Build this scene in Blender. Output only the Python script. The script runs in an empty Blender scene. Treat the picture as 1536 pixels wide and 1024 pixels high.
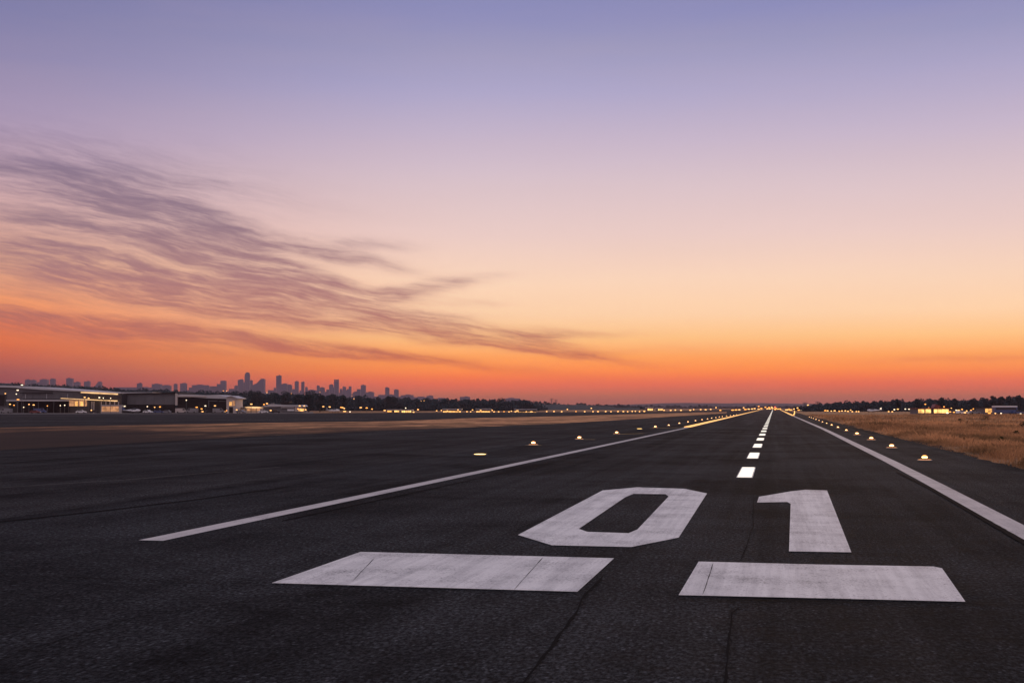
import bpy, math, random
import numpy as np
from mathutils import Vector, Matrix
random.seed(7); rng = np.random.default_rng(7)
S = bpy.context.scene
COL = S.collection
R = math.radians
# ------------------------------------------------------------------ camera
F, CX, CY, HZ, H = 1900.0, 768.0, 512.0, 611.0, 2.6
PHI = math.atan((HZ - CY) / F)
cam = bpy.data.cameras.new('camera'); camo = bpy.data.objects.new('camera', cam); COL.objects.link(camo)
cam.sensor_width = 36; cam.sensor_fit = 'HORIZONTAL'; cam.lens = 36 * F / 1536
cam.clip_start = 0.1; cam.clip_end = 40000
camo.location = (0, 0, H); camo.rotation_euler = (R(90) + PHI, 0, 0)
S.camera = camo

def ray(px, py):
    a, b = (px - CX) / F, (CY - py) / F
    return Vector((a, math.cos(PHI) - b * math.sin(PHI), math.sin(PHI) + b * math.cos(PHI)))
def G(px, py, z=0.0):            # point of the ground seen at this place of the photograph
    d = ray(px, py); t = (z - H) / d.z
    return Vector((d.x * t, d.y * t, z))
def AT(px, py, Y):               # point at distance Y
    d = ray(px, py); t = Y / d.y
    return Vector((d.x * t, Y, H + d.z * t))
TH = math.atan((1160 - CX) / F)  # heading of the runway
def RW(s, t, z=0.0):             # runway coordinates: s across, t along
    return Vector((s * math.cos(TH) + t * math.sin(TH), -s * math.sin(TH) + t * math.cos(TH), z))

# ------------------------------------------------------------------ materials
def lin(c):
    return tuple(((v / 255) / 12.92 if v / 255 <= .04045 else ((v / 255 + .055) / 1.055) ** 2.4) for v in c) + (1.0,)
class NT:
    def __init__(s, tree): s.t = tree
    def n(s, kind, ins=None, **kw):
        o = s.t.nodes.new(kind)
        for k, v in kw.items(): setattr(o, k, v)
        for k, v in (ins or {}).items():
            sock = o.inputs[k]
            if isinstance(v, bpy.types.NodeSocket): s.t.links.new(v, sock)
            elif isinstance(v, bpy.types.Node): s.t.links.new(v.outputs[0], sock)
            else: sock.default_value = v
        return o
    def m(s, op, a, b=0.0, c=0.0, clamp=False):
        return s.n('ShaderNodeMath', {0: a, 1: b, 2: c}, operation=op, use_clamp=clamp).outputs[0]
    def ramp(s, fac, stops, interp='LINEAR'):
        r = s.n('ShaderNodeValToRGB', {0: fac}); cr = r.color_ramp; cr.interpolation = interp
        while len(cr.elements) < len(stops): cr.elements.new(1.0)
        for e, (p, c) in zip(cr.elements, stops):
            e.position = p; e.color = c if len(c) == 4 else tuple(c) + (1,)
        return r.outputs[0]
    def mix(s, f, a, b, blend='MIX'):
        o = s.n('ShaderNodeMix', data_type='RGBA', blend_type=blend)
        for i, v in ((0, f), (6, a), (7, b)):
            if isinstance(v, bpy.types.NodeSocket): s.t.links.new(v, o.inputs[i])
            else: o.inputs[i].default_value = v if i == 0 or len(v) == 4 else tuple(v) + (1,)
        return o.outputs[2]
    def noise(s, vec, scale, detail=4, rough=.55, dist=0.0):
        return s.n('ShaderNodeTexNoise', {'Vector': vec, 'Scale': scale, 'Detail': detail, 'Roughness': rough, 'Distortion': dist}).outputs[0]
    def mapr(s, v, a, b, c=0.0, d=1.0, kind='LINEAR'):
        return s.n('ShaderNodeMapRange', {0: v, 1: a, 2: b, 3: c, 4: d}, interpolation_type=kind).outputs[0]
    def xf(s, vec, loc=(0, 0, 0), rot=(0, 0, 0), sc=(1, 1, 1), kind='POINT'):
        return s.n('ShaderNodeMapping', {'Vector': vec, 'Location': loc, 'Rotation': rot, 'Scale': sc}, vector_type=kind).outputs[0]

def newmat(name):
    m = bpy.data.materials.new(name); m.use_nodes = True; m.node_tree.nodes.clear()
    t = NT(m.node_tree); out = t.n('ShaderNodeOutputMaterial')
    return m, t, out
def bsdf(t, out, color, rough=.8, spec=.3, metal=0.0, normal=None, **more):
    ins = {'Base Color': color, 'Roughness': rough, 'Specular IOR Level': spec, 'Metallic': metal}
    if normal is not None: ins['Normal'] = normal
    ins.update(more)
    b = t.n('ShaderNodeBsdfPrincipled', ins); t.t.links.new(b.outputs[0], out.inputs[0]); return b
def plain(name, col, rough=.7, spec=.3, metal=0.0, var=.25, scale=.8):
    m, t, out = newmat(name)
    co = t.n('ShaderNodeTexCoord').outputs['Object']
    f = t.noise(co, scale, 5, .6)
    c = t.mix(f, tuple(v * (1 - var) for v in col[:3]), tuple(min(1, v * (1 + var)) for v in col[:3]))
    bsdf(t, out, c, rough, spec, metal); return m
def glow(name, col, strength, sample=True):
    m, t, out = newmat(name)
    e = t.n('ShaderNodeEmission', {0: tuple(col) + (1,), 1: strength}); t.t.links.new(e.outputs[0], out.inputs[0])
    try: m.cycles.emission_sampling = 'AUTO' if sample else 'NONE'
    except Exception: pass
    return m
def rwco(t):
    co = t.n('ShaderNodeTexCoord').outputs['Object']
    return t.xf(co, rot=(0, 0, TH))     # x across the runway, y along it

def asphalt(name, lo, hi, seed=0.0, streak=.6, grain=1.0):
    m, t, out = newmat(name)
    v = rwco(t); v = t.xf(v, loc=(seed, seed * 1.7, 0))
    vor = t.n('ShaderNodeTexVoronoi', {'Vector': v, 'Scale': 26.0, 'Randomness': 1.0})
    stone = t.mapr(vor.outputs['Distance'], .05, .62, 1.0, 0.0)
    chip = t.n('ShaderNodeSeparateColor', {0: vor.outputs['Color']}).outputs[0]
    chip = t.m('MULTIPLY', t.mapr(chip, .55, 1.0), stone)
    fine = t.mapr(t.noise(v, 30.0, 4, .75), .36, .66)
    clod = t.mapr(t.noise(t.xf(v, sc=(1, .50, 1)), 17.0, 4, .76), .43, .63)
    pick = t.n('ShaderNodeTexVoronoi', {'Vector': t.xf(v, sc=(1, .5, 1), loc=(5, 2, 0)), 'Scale': 18.0, 'Randomness': 1.0})
    pk = t.m('MULTIPLY', t.mapr(t.n('ShaderNodeSeparateColor', {0: pick.outputs['Color']}).outputs[1], .58, 1.0), t.mapr(pick.outputs['Distance'], .12, .42, 1.0, 0.0))
    mid = t.noise(v, 1.1, 6, .7)
    big = t.noise(v, .13, 6, .62, .5)
    lane = t.noise(t.xf(v, sc=(1.1, .016, 1)), 1.0, 5, .65)
    lane2 = t.noise(t.xf(v, sc=(.28, .010, 1)), 1.0, 4, .6)
    a = t.m('ADD', t.m('MULTIPLY', mid, .34), t.m('MULTIPLY', big, .62))
    a = t.m('ADD', a, t.m('MULTIPLY', lane, .62 * streak))
    a = t.m('ADD', a, t.m('MULTIPLY', lane2, .62 * streak))
    mean = .48 + .62 * streak
    a = t.mapr(a, mean - .12, mean + .13)
    g = t.m('ADD', t.m('MULTIPLY', fine, .45 * grain), t.m('MULTIPLY', clod, 1.35 * grain))
    g = t.m('ADD', g, t.m('ADD', t.m('MULTIPLY', chip, .9 * grain), t.m('MULTIPLY', pk, 2.6 * grain)))
    g = t.m('ADD', g, .10)
    base = t.mix(a, lo, hi)
    c = t.mix(1.0, base, t.n('ShaderNodeCombineColor', {0: g, 1: g, 2: g}).outputs[0], 'MULTIPLY')
    hgt = t.m('ADD', stone, t.m('MULTIPLY', clod, 1.4))
    b = t.n('ShaderNodeBump', {'Height': hgt, 'Strength': .8, 'Distance': .016})
    bsdf(t, out, c, t.mapr(mid, .3, .7, .8, .95), .022, normal=b.outputs[0])
    return m

def paint(name, col, wear=.5):
    m, t, out = newmat(name)
    v = rwco(t)
    st = t.noise(t.xf(v, sc=(2.6, .10, 1)), 1.0, 6, .65)
    st2 = t.noise(t.xf(v, sc=(9.0, .35, 1), loc=(3, 1, 0)), 1.0, 5, .7)
    bl = t.noise(v, .8, 6, .65)
    fine = t.noise(v, 24.0, 4, .75)
    d = t.m('ADD', t.m('MULTIPLY', st, .5), t.m('MULTIPLY', st2, .3)); d = t.m('ADD', d, t.m('MULTIPLY', bl, .35))
    dirt = t.mapr(d, .50, .76, 0.0, wear)
    chipn = t.mapr(t.m('ADD', fine, t.m('MULTIPLY', bl, .45)), .79, .90)
    c = t.mix(dirt, col, (.22, .22, .235))
    c = t.mix(t.m('MULTIPLY', chipn, .8), c, (.05, .05, .055))
    c = t.mix(t.mapr(fine, .3, .7, .0, .28), c, (.3, .29, .31))
    bump = t.n('ShaderNodeBump', {'Height': fine, 'Strength': .35, 'Distance': .006})
    bsdf(t, out, c, .7, .3, normal=bump.outputs[0]); return m

def drygrass(name, lo, hi, blade=False, bare=False):
    m, t, out = newmat(name)
    co = t.n('ShaderNodeTexCoord').outputs['Object']
    p = t.noise(t.xf(co, sc=(.05, .022, .05)), 1.0, 6, .68)
    q = t.noise(co, .9, 5, .7)
    w = t.noise(t.xf(co, loc=(40, 9, 0), sc=(.16, .05, .1)), 1.0, 5, .65)
    f = t.mapr(t.m('ADD', t.m('MULTIPLY', p, .75), t.m('MULTIPLY', q, .4)), .42, .74)
    c = t.mix(f, lo, hi)
    c = t.mix(t.mapr(w, .48, .58, 0, .62), c, (.05, .042, .02))
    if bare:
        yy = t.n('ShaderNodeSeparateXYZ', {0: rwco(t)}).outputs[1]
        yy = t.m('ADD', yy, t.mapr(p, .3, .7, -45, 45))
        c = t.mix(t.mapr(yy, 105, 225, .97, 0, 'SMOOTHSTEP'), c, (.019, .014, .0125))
    b = bsdf(t, out, c, .85, .05)
    if blade:
        tr = t.n('ShaderNodeBsdfTranslucent', {0: c}); mx = t.n('ShaderNodeMixShader', {0: .42, 1: b.outputs[0], 2: tr.outputs[0]})
        t.t.links.new(mx.outputs[0], out.inputs[0])
    return m

M = {}
M['asphalt'] = asphalt('runway_asphalt', (.0100, .0114, .0138), (.0500, .0545, .0620))
M['asphalt_b'] = asphalt('shoulder_asphalt', (.0170, .0178, .0200), (.0520, .0540, .0590), 31.0, .6)
M['asphalt_c'] = asphalt('patched_asphalt', (.0150, .0160, .0185), (.0540, .0560, .0610), 77.0, .7)
M['tar'] = plain('tar', (.009, .009, .010), .97, .02, 0, .3, 2)
M['paint'] = paint('white_paint', (.86, .87, .86), .7)
M['paint2'] = paint('line_paint', (.60, .58, .57), .6)
M['yellow'] = paint('stripe_yellow', (.75, .5, .12), .3)
M['soil'] = drygrass('dry_field', (.16, .09, .05), (.60, .33, .16))
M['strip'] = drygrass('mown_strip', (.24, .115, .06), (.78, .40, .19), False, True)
M['blade'] = drygrass('grass_blade', (.30, .15, .072), (.95, .53, .26), True)
M['concrete'] = plain('apron_concrete', (.15, .135, .13), .85, .2, 0, .3, .3)
M['roof'] = plain('pale_roof_sheet', (.46, .45, .48), .5, .4, .0, .15, .2)
M['wall'] = plain('grey_cladding', (.12, .118, .13), .7, .3, 0, .2, .3)
M['wall2'] = plain('pale_cladding', (.5, .44, .42), .7, .3, 0, .2, .3)
M['dark'] = plain('dark_interior', (.012, .011, .012), .8, .2)
M['steel'] = plain('steel', (.12, .12, .125), .5, .4, .5)
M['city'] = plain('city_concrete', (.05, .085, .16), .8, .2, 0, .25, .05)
M['tyre'] = plain('tyre_rubber', (.012, .012, .012), .8, .2)
M['glass'] = plain('tinted_glass', (.02, .022, .028), .12, .6)
M['white'] = plain('white_bodywork', (.75, .75, .78), .35, .5, 0, .05)
M['blue'] = plain('blue_bodywork', (.05, .08, .2), .35, .5, 0, .1)
M['grey'] = plain('grey_bodywork', (.2, .2, .22), .35, .5, 0, .1)
M['black'] = plain('black_bodywork', (.015, .015, .018), .35, .5, 0, .1)
M['red'] = plain('red_paint', (.17, .03, .025), .5, .4, 0, .1)
M['weed'] = plain('weed_leaf', (.075, .062, .03), .9, .05, 0, .5, 2)
M['bark'] = plain('bark', (.05, .04, .032), .9, .1, 0, .3, 2)
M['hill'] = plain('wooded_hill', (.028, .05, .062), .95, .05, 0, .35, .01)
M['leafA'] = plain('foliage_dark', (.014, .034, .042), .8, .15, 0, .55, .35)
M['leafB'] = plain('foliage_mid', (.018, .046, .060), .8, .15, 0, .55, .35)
AMB, WARM, WHT = (1.0, .36, .07), (1.0, .47, .15), (1.0, .76, .5)
M['lens'] = glow('runway_lamp_lens', (1.0, .38, .10), 1.9)
M['bulb'] = glow('runway_lamp_bulb', (1.0, .56, .24), 9)
M['ring'] = glow('base_plate_glow', (1.0, .40, .12), 1.0)
M['flush'] = glow('flush_lamp_lens', (1.0, .62, .2), 6)
M['dash'] = glow('dash_glow', (1.0, .91, .80), 1.25)
M['gold'] = glow('amber_reflection', (1.0, .52, .19), 1.45)
for nm, c in (('amber', AMB), ('warm', WARM), ('cool', WHT)):
    M['l_' + nm] = glow('lamp_' + nm, c, 2.6, False)
M['l_red'] = glow('lamp_red', (1.0, .12, .06), 5, False)
def lit(name, col, strength, scale=.45):
    m, t, out = newmat(name)
    f = t.noise(t.n('ShaderNodeTexCoord').outputs['Object'], scale, 3, .6)
    e = t.n('ShaderNodeEmission', {0: tuple(col) + (1,), 1: t.mapr(f, .3, .68, strength * .35, strength * 1.25)}); t.t.links.new(e.outputs[0], out.inputs[0])
    return m
M['w_warm'] = lit('lit_window_warm', (1.0, .48, .14), 1.7)
M['w_hot'] = lit('lit_window_bright', (1.0, .52, .16), 2.3)
M['w_dim'] = lit('lit_panel', (1.0, .46, .22), .62)
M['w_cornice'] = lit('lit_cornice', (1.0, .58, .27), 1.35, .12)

# ------------------------------------------------------------------ mesh building
class MB:
    def __init__(s): s.v = []; s.f = []; s.k = []
    def face(s, pts, k=0):
        i = len(s.v); s.v += [tuple(p) for p in pts]; s.f.append(tuple(range(i, i + len(pts)))); s.k.append(k); return s
    def box(s, c, d, rz=0.0, k=0, taper=1.0):
        i = len(s.v); cs, sn = math.cos(rz), math.sin(rz)
        for z in (-.5, .5):
            q = taper if z > 0 else 1.0
            for x, y in ((-.5, -.5), (.5, -.5), (.5, .5), (-.5, .5)):
                X, Y = x * d[0] * q, y * d[1] * q
                s.v.append((c[0] + X * cs - Y * sn, c[1] + X * sn + Y * cs, c[2] + z * d[2]))
        for a in ((3, 2, 1, 0), (4, 5, 6, 7), (0, 1, 5, 4), (1, 2, 6, 5), (2, 3, 7, 6), (3, 0, 4, 7)):
            s.f.append(tuple(i + j for j in a)); s.k.append(k)
        return s
    def prism(s, prof, off, k=0):            # polygon of 3-D points pushed along a vector
        n = len(prof); i = len(s.v); off = Vector(off)
        s.v += [tuple(p) for p in prof] + [tuple(Vector(p) + off) for p in prof]
        s.f.append(tuple(range(i, i + n))); s.f.append(tuple(range(i + 2 * n - 1, i + n - 1, -1)))
        for j in range(n): s.f.append((i + j, i + n + j, i + n + (j + 1) % n, i + (j + 1) % n))
        s.k += [k] * (n + 2); return s
    def lathe(s, rings, n=12, c=(0, 0, 0), axis='z', k=0):   # rings: (radius, position along the axis)
        i = len(s.v)
        for r, h in rings:
            for j in range(n):
                a = 2 * math.pi * j / n; p, q = r * math.cos(a), r * math.sin(a)
                w = (p, q, h) if axis == 'z' else ((p, h, q) if axis == 'y' else (h, p, q))
                s.v.append((c[0] + w[0], c[1] + w[1], c[2] + w[2]))
        for a in range(len(rings) - 1):
            for j in range(n):
                s.f.append((i + a * n + j, i + a * n + (j + 1) % n, i + (a + 1) * n + (j + 1) % n, i + (a + 1) * n + j)); s.k.append(k)
        s.f.append(tuple(i + j for j in range(n - 1, -1, -1))); s.k.append(k)
        s.f.append(tuple(i + (len(rings) - 1) * n + j for j in range(n))); s.k.append(k)
        return s
    def build(s, name, mats, parent=None, smooth=False):
        me = bpy.data.meshes.new(name); me.from_pydata(s.v, [], s.f)
        mats = mats if isinstance(mats, (list, tuple)) else [mats]
        for m in mats: me.materials.append(m)
        me.polygons.foreach_set('material_index', s.k)
        if smooth: me.polygons.foreach_set('use_smooth', [True] * len(s.f))
        me.update()
        o = bpy.data.objects.new(name, me); COL.objects.link(o)
        if parent: o.parent = parent
        return o
def empty(name, loc=(0, 0, 0), rz=0.0):
    o = bpy.data.objects.new(name, None); COL.objects.link(o); o.location = loc; o.rotation_euler.z = rz; o.empty_display_size = .1
    return o
def tag(o, label=None, cat=None, group=None, kind=None):
    if label: o['label'] = label
    if cat: o['category'] = cat
    if group: o['group'] = group
    if kind: o['kind'] = kind
    return o
def kids(o): return [c for c in COL.objects if c.parent == o]
KIDS = {}
def copy_tree(o, parent=None):
    c = o.copy(); COL.objects.link(c)
    if parent: c.parent = parent
    if o.name not in KIDS: KIDS[o.name] = kids(o)
    for ch in KIDS[o.name]: copy_tree(ch, c)
    return c
ORD = ['first', 'second', 'third', 'fourth', 'fifth', 'sixth', 'seventh', 'eighth', 'ninth', 'tenth', 'eleventh', 'twelfth', 'thirteenth',
       'fourteenth', 'fifteenth', 'sixteenth', 'seventeenth', 'eighteenth', 'nineteenth', 'twentieth']
def ORDC(i): return nth(i)
def nth(i):
    if i < 20: return ORD[i]
    tens, u = divmod(i + 1, 10)
    w = {2: 'twenty', 3: 'thirty', 4: 'forty', 5: 'fifty', 6: 'sixty', 7: 'seventy', 8: 'eighty', 9: 'ninety'}[tens]
    return w + '-' + ORD[u - 1] if u else {2: 'twentieth', 3: 'thirtieth', 4: 'fortieth', 5: 'fiftieth', 6: 'sixtieth', 7: 'seventieth', 8: 'eightieth', 9: 'ninetieth'}[tens]

# ------------------------------------------------------------------ ground, runway, strips
def sheet(name, pts, mat, kind='structure'):
    o = MB().face(pts).build(name, mat); tag(o, kind=kind); return o
EXT = 8000
sheet('ground', [(-EXT, -60, -.03), (EXT, -60, -.03), (EXT, EXT, -.03), (-EXT, EXT, -.03)], M['soil'])
# wide asphalt of the runway and its shoulders: right edge ragged along the dry grass
edge_s = []
t = -55.0
while t < 3200:
    edge_s.append((t, 10.9 + random.uniform(-.35, .35) + .5 * math.sin(t * .07) * (1 if t < 400 else .3))); t += 2.2 if t < 300 else 25
rp = [RW(s, t) for t, s in edge_s]
left = [RW(-70, 3200), RW(-70, -55)]
sheet('runway', [(p.x, p.y, 0) for p in rp] + [(p.x, p.y, 0) for p in left], M['asphalt'])
def Gz(p, z): q = G(p[0], p[1], z); return (q.x, q.y, z)
# shoulder lanes laid with other asphalt
def lane(s0, s1, t0, t1, z, mat, name):
    return sheet(name, [RW(s0, t0, z), RW(s1, t0, z), RW(s1, t1, z), RW(s0, t1, z)], mat)
lane(-24.6, -17.7, -50, 3100, .004, M['asphalt_c'], 'taxiway_lane')
lane(-69, -24.8, -50, 3100, .004, M['asphalt_b'], 'taxiway')
lane(5.9, 9.3, -50, 3000, .004, M['asphalt_b'], 'runway_shoulder')
# dry strip between the taxiway and the apron
up = [(-60, 643), (0, 641), (384, 634), (590, 631.5), (700, 627), (820, 624.5), (946, 621), (1040, 618.5), (1090, 617.5)]
lo = [(1090, 619.5), (1000, 625), (946, 628.5), (820, 636), (690, 641), (540, 647), (384, 654), (200, 664), (0, 675), (-60, 679)]
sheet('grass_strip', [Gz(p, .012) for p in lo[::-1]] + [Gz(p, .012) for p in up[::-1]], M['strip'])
sheet('apron_road', [Gz(p, .009) for p in [(-200, 652), (0, 641.2)] + up[2:] + [(1090, 616.6), (900, 617.5), (500, 619.2), (-200, 621.2)]], M['asphalt_b'])
sheet('apron', [Gz((-260, 621.2), .013), Gz((300, 620.2), .013), Gz((470, 619.6), .013), Gz((470, 617.3), .013), Gz((-260, 617.3), .013)], M['concrete'])

def line_strip(name, pts, w, z, mat, label, cat, group=None):
    """painted line through ground points given in the photograph, w metres wide"""
    P = [G(x, y, z) for x, y in pts]; L, Rr = [], []
    for i, p in enumerate(P):
        d = (P[min(i + 1, len(P) - 1)] - P[max(i - 1, 0)]).normalized(); nrm = Vector((d.y, -d.x, 0))
        L.append(p - nrm * w / 2); Rr.append(p + nrm * w / 2)
    b = MB()
    for i in range(len(P) - 1): b.face([L[i], Rr[i], Rr[i + 1], L[i + 1]])
    return tag(b.build(name, mat), label, cat, group)
def smooth_line(pts, n=60):
    """the same line with more points, ends kept"""
    out = []
    for i in range(len(pts) - 1):
        for k in range(8):
            f = k / 8; d0, d1 = 1 / (pts[i][1] - HZ), 1 / (pts[i + 1][1] - HZ); d = d0 + (d1 - d0) * f
            x0, x1 = (pts[i][0] - 1160) * d0, (pts[i + 1][0] - 1160) * d1
            out.append((1160 + (x0 + (x1 - x0) * f) / d, HZ + 1 / d))
    return out + [pts[-1]]
LEFT_LINE = [(226, 810), (500, 753), (768, 697), (900, 669), (1030, 641.3), (1090, 627), (1130, 617.2), (1146, 613.3)]
RIGHT_LINE = [(1640, 851), (1536, 797.5), (1400, 725), (1334, 691), (1236, 643.3), (1190, 623.6), (1178, 618.0), (1170, 614.2)]
line_strip('edge_line', smooth_line(LEFT_LINE), .52, .009, M['paint2'], 'long pale edge line ending in a slanted tip on the taxiway side', 'runway marking', 'runway edge lines')
line_strip('edge_line', smooth_line(RIGHT_LINE), .56, .009, M['paint2'], 'long pale edge line between the runway and the dry grass', 'runway marking', 'runway edge lines')
line_strip('taxiway_line', [(-60, 633.5), (0, 632), (384, 629.8), (560, 628)], .5, .013, M['paint2'], 'thin pale line across the far apron road below the hangars', 'road marking')
line_strip('kerb_line', [(-60, 625.2), (0, 624.5), (250, 622.0), (470, 620.6)], 1.3, .014, M['concrete'], 'pale concrete kerb strip along the front of the hangar apron', 'kerb')
line_strip('paving_seam', [(-60, 733), (0, 731), (60, 727), (190, 719), (420, 700)], .06, .009, M['concrete'], 'faint thin grey line on the dark taxiway', 'seam')
line_strip('paving_seam', [(-60, 787), (0, 782), (150, 766), (300, 748), (430, 730)], .16, .010, M['tar'], 'dark tar seam on the taxiway below the faint grey line', 'seam')
line_strip('paving_seam', [(-60, 698), (0, 695), (120, 686), (300, 674), (500, 660)], .35, .010, M['tar'], 'dark tar seam on the taxiway just below the brown strip', 'seam')

def flat(name, px, label, cat, group, mat, h=.012):
    P = [G(x, y, h) for x, y in px]; b = MB()
    b.prism(P, (0, 0, -.004)); return tag(b.build(name, mat), label, cat, group)
flat('threshold_bar', [(408, 873.5), (866, 886.5), (921, 836.5), (541, 827)], 'wide white painted bar below the painted 0', 'runway marking', 'painted bars at the runway end', M['paint'])
flat('threshold_bar', [(1018, 891.5), (1240, 896.5), (1448, 901.5), (1413, 851.5), (1400, 849), (1230, 846), (1048, 841.5)], 'wide white painted bar below the painted 1', 'runway marking', 'painted bars at the runway end', M['paint'])
# the digit 0 as a ring of quads: outer and inner outlines
ou = [(777, 801.5), (828, 817), (947, 819.5), (1018, 805.5), (1060.5, 739.5), (1026.5, 732.5), (955.5, 730.3), (904, 735)]
inn = [(868, 792.5), (881, 797), (943, 799), (956, 793.5), (1003, 744), (998, 740.5), (950.5, 740), (938, 745)]
b = MB()
for i in range(8):
    j = (i + 1) % 8
    b.prism([G(*ou[i], .012), G(*ou[j], .012), G(*inn[j], .012), G(*inn[i], .012)], (0, 0, -.004))
tag(b.build('runway_digit', M['paint']), 'large white painted digit 0 with chamfered corners on the runway', 'runway marking', 'painted runway number')
flat('runway_digit', [(1135.5, 753), (1138.5, 744.5), (1185.5, 736.5), (1208, 734), (1240.5, 735), (1277, 827.5), (1183.5, 826), (1186, 755), (1181, 752.2)],
     'large white painted digit 1 with a flag at its top', 'runway marking', 'painted runway number', M['paint'])

# cracks and sealed joints: ragged thin strips lying on the asphalt
def crack(px, w, label, rag=.5, wv=1.0):
    P = [G(x, y, .016) for x, y in px]; pts = []
    for i in range(len(P) - 1):
        n = max(2, int((P[i + 1] - P[i]).length / .35))
        for k in range(n): pts.append(P[i].lerp(P[i + 1], k / n))
    pts.append(P[-1]); b = MB(); prev = None; wob = 0
    for i, p in enumerate(pts):
        d = (pts[min(i + 1, len(pts) - 1)] - pts[max(i - 1, 0)]).normalized(); nr = Vector((d.y, -d.x, 0))
        wob = wob * .8 + random.uniform(-1, 1) * w * rag
        ww = w * (1 + wv * random.uniform(-.65, .25))
        if i in (0, len(pts) - 1): ww *= .1
        c = p + nr * wob; a, e = c - nr * ww / 2, c + nr * ww / 2
        if prev: b.face([prev[0], prev[1], e, a])
        prev = (a, e)
    tag(b.build('pavement_crack', M['tar']), label, 'crack', 'cracks and sealed joints in the runway')
crack([(905, 862), (893, 877), (880, 890), (866, 913), (850, 935), (833, 960), (815, 985), (793, 1012), (770, 1040)], .036, 'dark crack running toward the camera between the two white bars', .45)
crack([(1140, 905), (1108, 910), (1097, 918), (1092, 950), (1088, 1000), (1085, 1040)], .026, 'thin crack running toward the camera below the bar under the 1', .4)
crack([(408, 876.5), (640, 883), (866, 889.5)], .05, 'dark ragged joint along the lower edge of the bar under the 0', .25)
crack([(1018, 894.5), (1240, 899.5), (1450, 904.5), (1600, 910)], .05, 'dark ragged joint along the lower edge of the bar under the 1', .25)
crack([(-40, 863), (60, 864), (130, 866), (210, 869), (280, 873), (408, 876)], .04, 'crack crossing the plain asphalt to the bar under the 0', .5)
crack([(-20, 992), (60, 968), (130, 945), (200, 925), (300, 909), (400, 897)], .02, 'thin crack rising across the empty near asphalt', .6)
crack([(1236, 727), (1400, 732), (1560, 742)], .05, 'transverse joint between the top of the 1 and the edge line', .3)
crack([(1131, 745), (1129, 790), (1112, 840)], .022, 'thin joint between the painted 0 and the painted 1', .3)
crack([(1345, 707.5), (1400, 734.5), (1490, 786), (1560, 826.5), (1640, 874)], .16, 'dark sealed joint running beside the edge line at the grass', .02, .25)
crack([(420, 781), (600, 742.5), (768, 706.5), (900, 677)], .07, 'dark sealed joint running beside the edge line at the taxiway', .03, .3)
crack([(562, 836), (528, 872)], .010, 'hairline crack across the start of the bar under the 0', .3)
crack([(815, 835), (770, 884)], .012, 'hairline crack across the bar under the 0, near its end', .3)
crack([(1070, 843), (1054, 891)], .012, 'hairline crack across the start of the bar under the 1', .3)

# ------------------------------------------------------------------ dry grass beside the runway (uncountable)
def grass_mesh():
    V, Fc = [], []
    def add(n, t0, t1, wide, tall, wid):
        t_ = rng.uniform(t0 ** .5, t1 ** .5, n) ** 2 if t1 / t0 < 4 else rng.uniform(t0, t1, n)
        s_ = 10.25 + rng.power(1.0, n) * wide
        # clumping
        keep = (np.sin(s_ * 1.3 + np.sin(t_ * .31) * 2) + np.sin(t_ * .53 + s_ * .21) + rng.uniform(-1.6, 1.6, n)) > -.6
        s_, t_ = s_[keep], t_[keep]; n = len(s_)
        x = s_ * math.cos(TH) + t_ * math.sin(TH); y = -s_ * math.sin(TH) + t_ * math.cos(TH)
        ok = (y > 20) & (np.abs(x) < .55 * y + 15); x, y, s_ = x[ok], y[ok], s_[ok]; n = len(x)
        patch = .65 + .5 * np.sin(x * .11 + 2 * np.sin(y * .045)) * np.sin(y * .06 + x * .03)
        h = tall * rng.uniform(.45, 1.25, n) * np.clip(patch + .25, .35, 1.3) * np.clip((s_ - 10.2) / 1.8, .25, 1)
        a = rng.uniform(0, 6.283, n); w = wid * rng.uniform(.6, 1.4, n)
        lean = rng.uniform(.1, .75, n) * h; b = rng.uniform(0, 6.283, n)
        dx, dy = np.cos(a) * w, np.sin(a) * w
        p0 = np.stack([x - dx, y - dy, np.full(n, -.03)], 1); p1 = np.stack([x + dx, y + dy, np.full(n, -.03)], 1)
        p2 = np.stack([x + dx * .5 + np.cos(b) * lean * .4, y + dy * .5 + np.sin(b) * lean * .4, h * .65], 1)
        p3 = np.stack([x + np.cos(b) * lean, y + np.sin(b) * lean, h], 1)
        i0 = sum(len(q) for q in V)
        V.append(np.stack([p0, p1, p2, p3], 1).reshape(-1, 3))
        Fc.append(np.arange(n * 4).reshape(-1, 4) + i0)
    add(42000, 40, 130, 14, .42, .012)
    add(62000, 55, 210, 42, .45, .02)
    add(70000, 120, 470, 110, .5, .045)
    v = np.concatenate(V).astype(np.float32); f = np.concatenate(Fc).astype(np.int32)
    me = bpy.data.meshes.new('dry_grass'); n = len(f)
    me.vertices.add(len(v)); me.vertices.foreach_set('co', v.ravel())
    me.loops.add(n * 4); me.loops.foreach_set('vertex_index', f.ravel())
    me.polygons.add(n); me.polygons.foreach_set('loop_start', np.arange(0, n * 4, 4, dtype=np.int32)); me.polygons.foreach_set('loop_total', np.full(n, 4, dtype=np.int32))
    me.update(calc_edges=True); me.materials.append(M['blade'])
    o = bpy.data.objects.new('dry_grass', me); COL.objects.link(o)
    tag(o, 'tawny dry grass growing beside the runway shoulder', 'grass', None, 'stuff')
grass_mesh()

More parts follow.
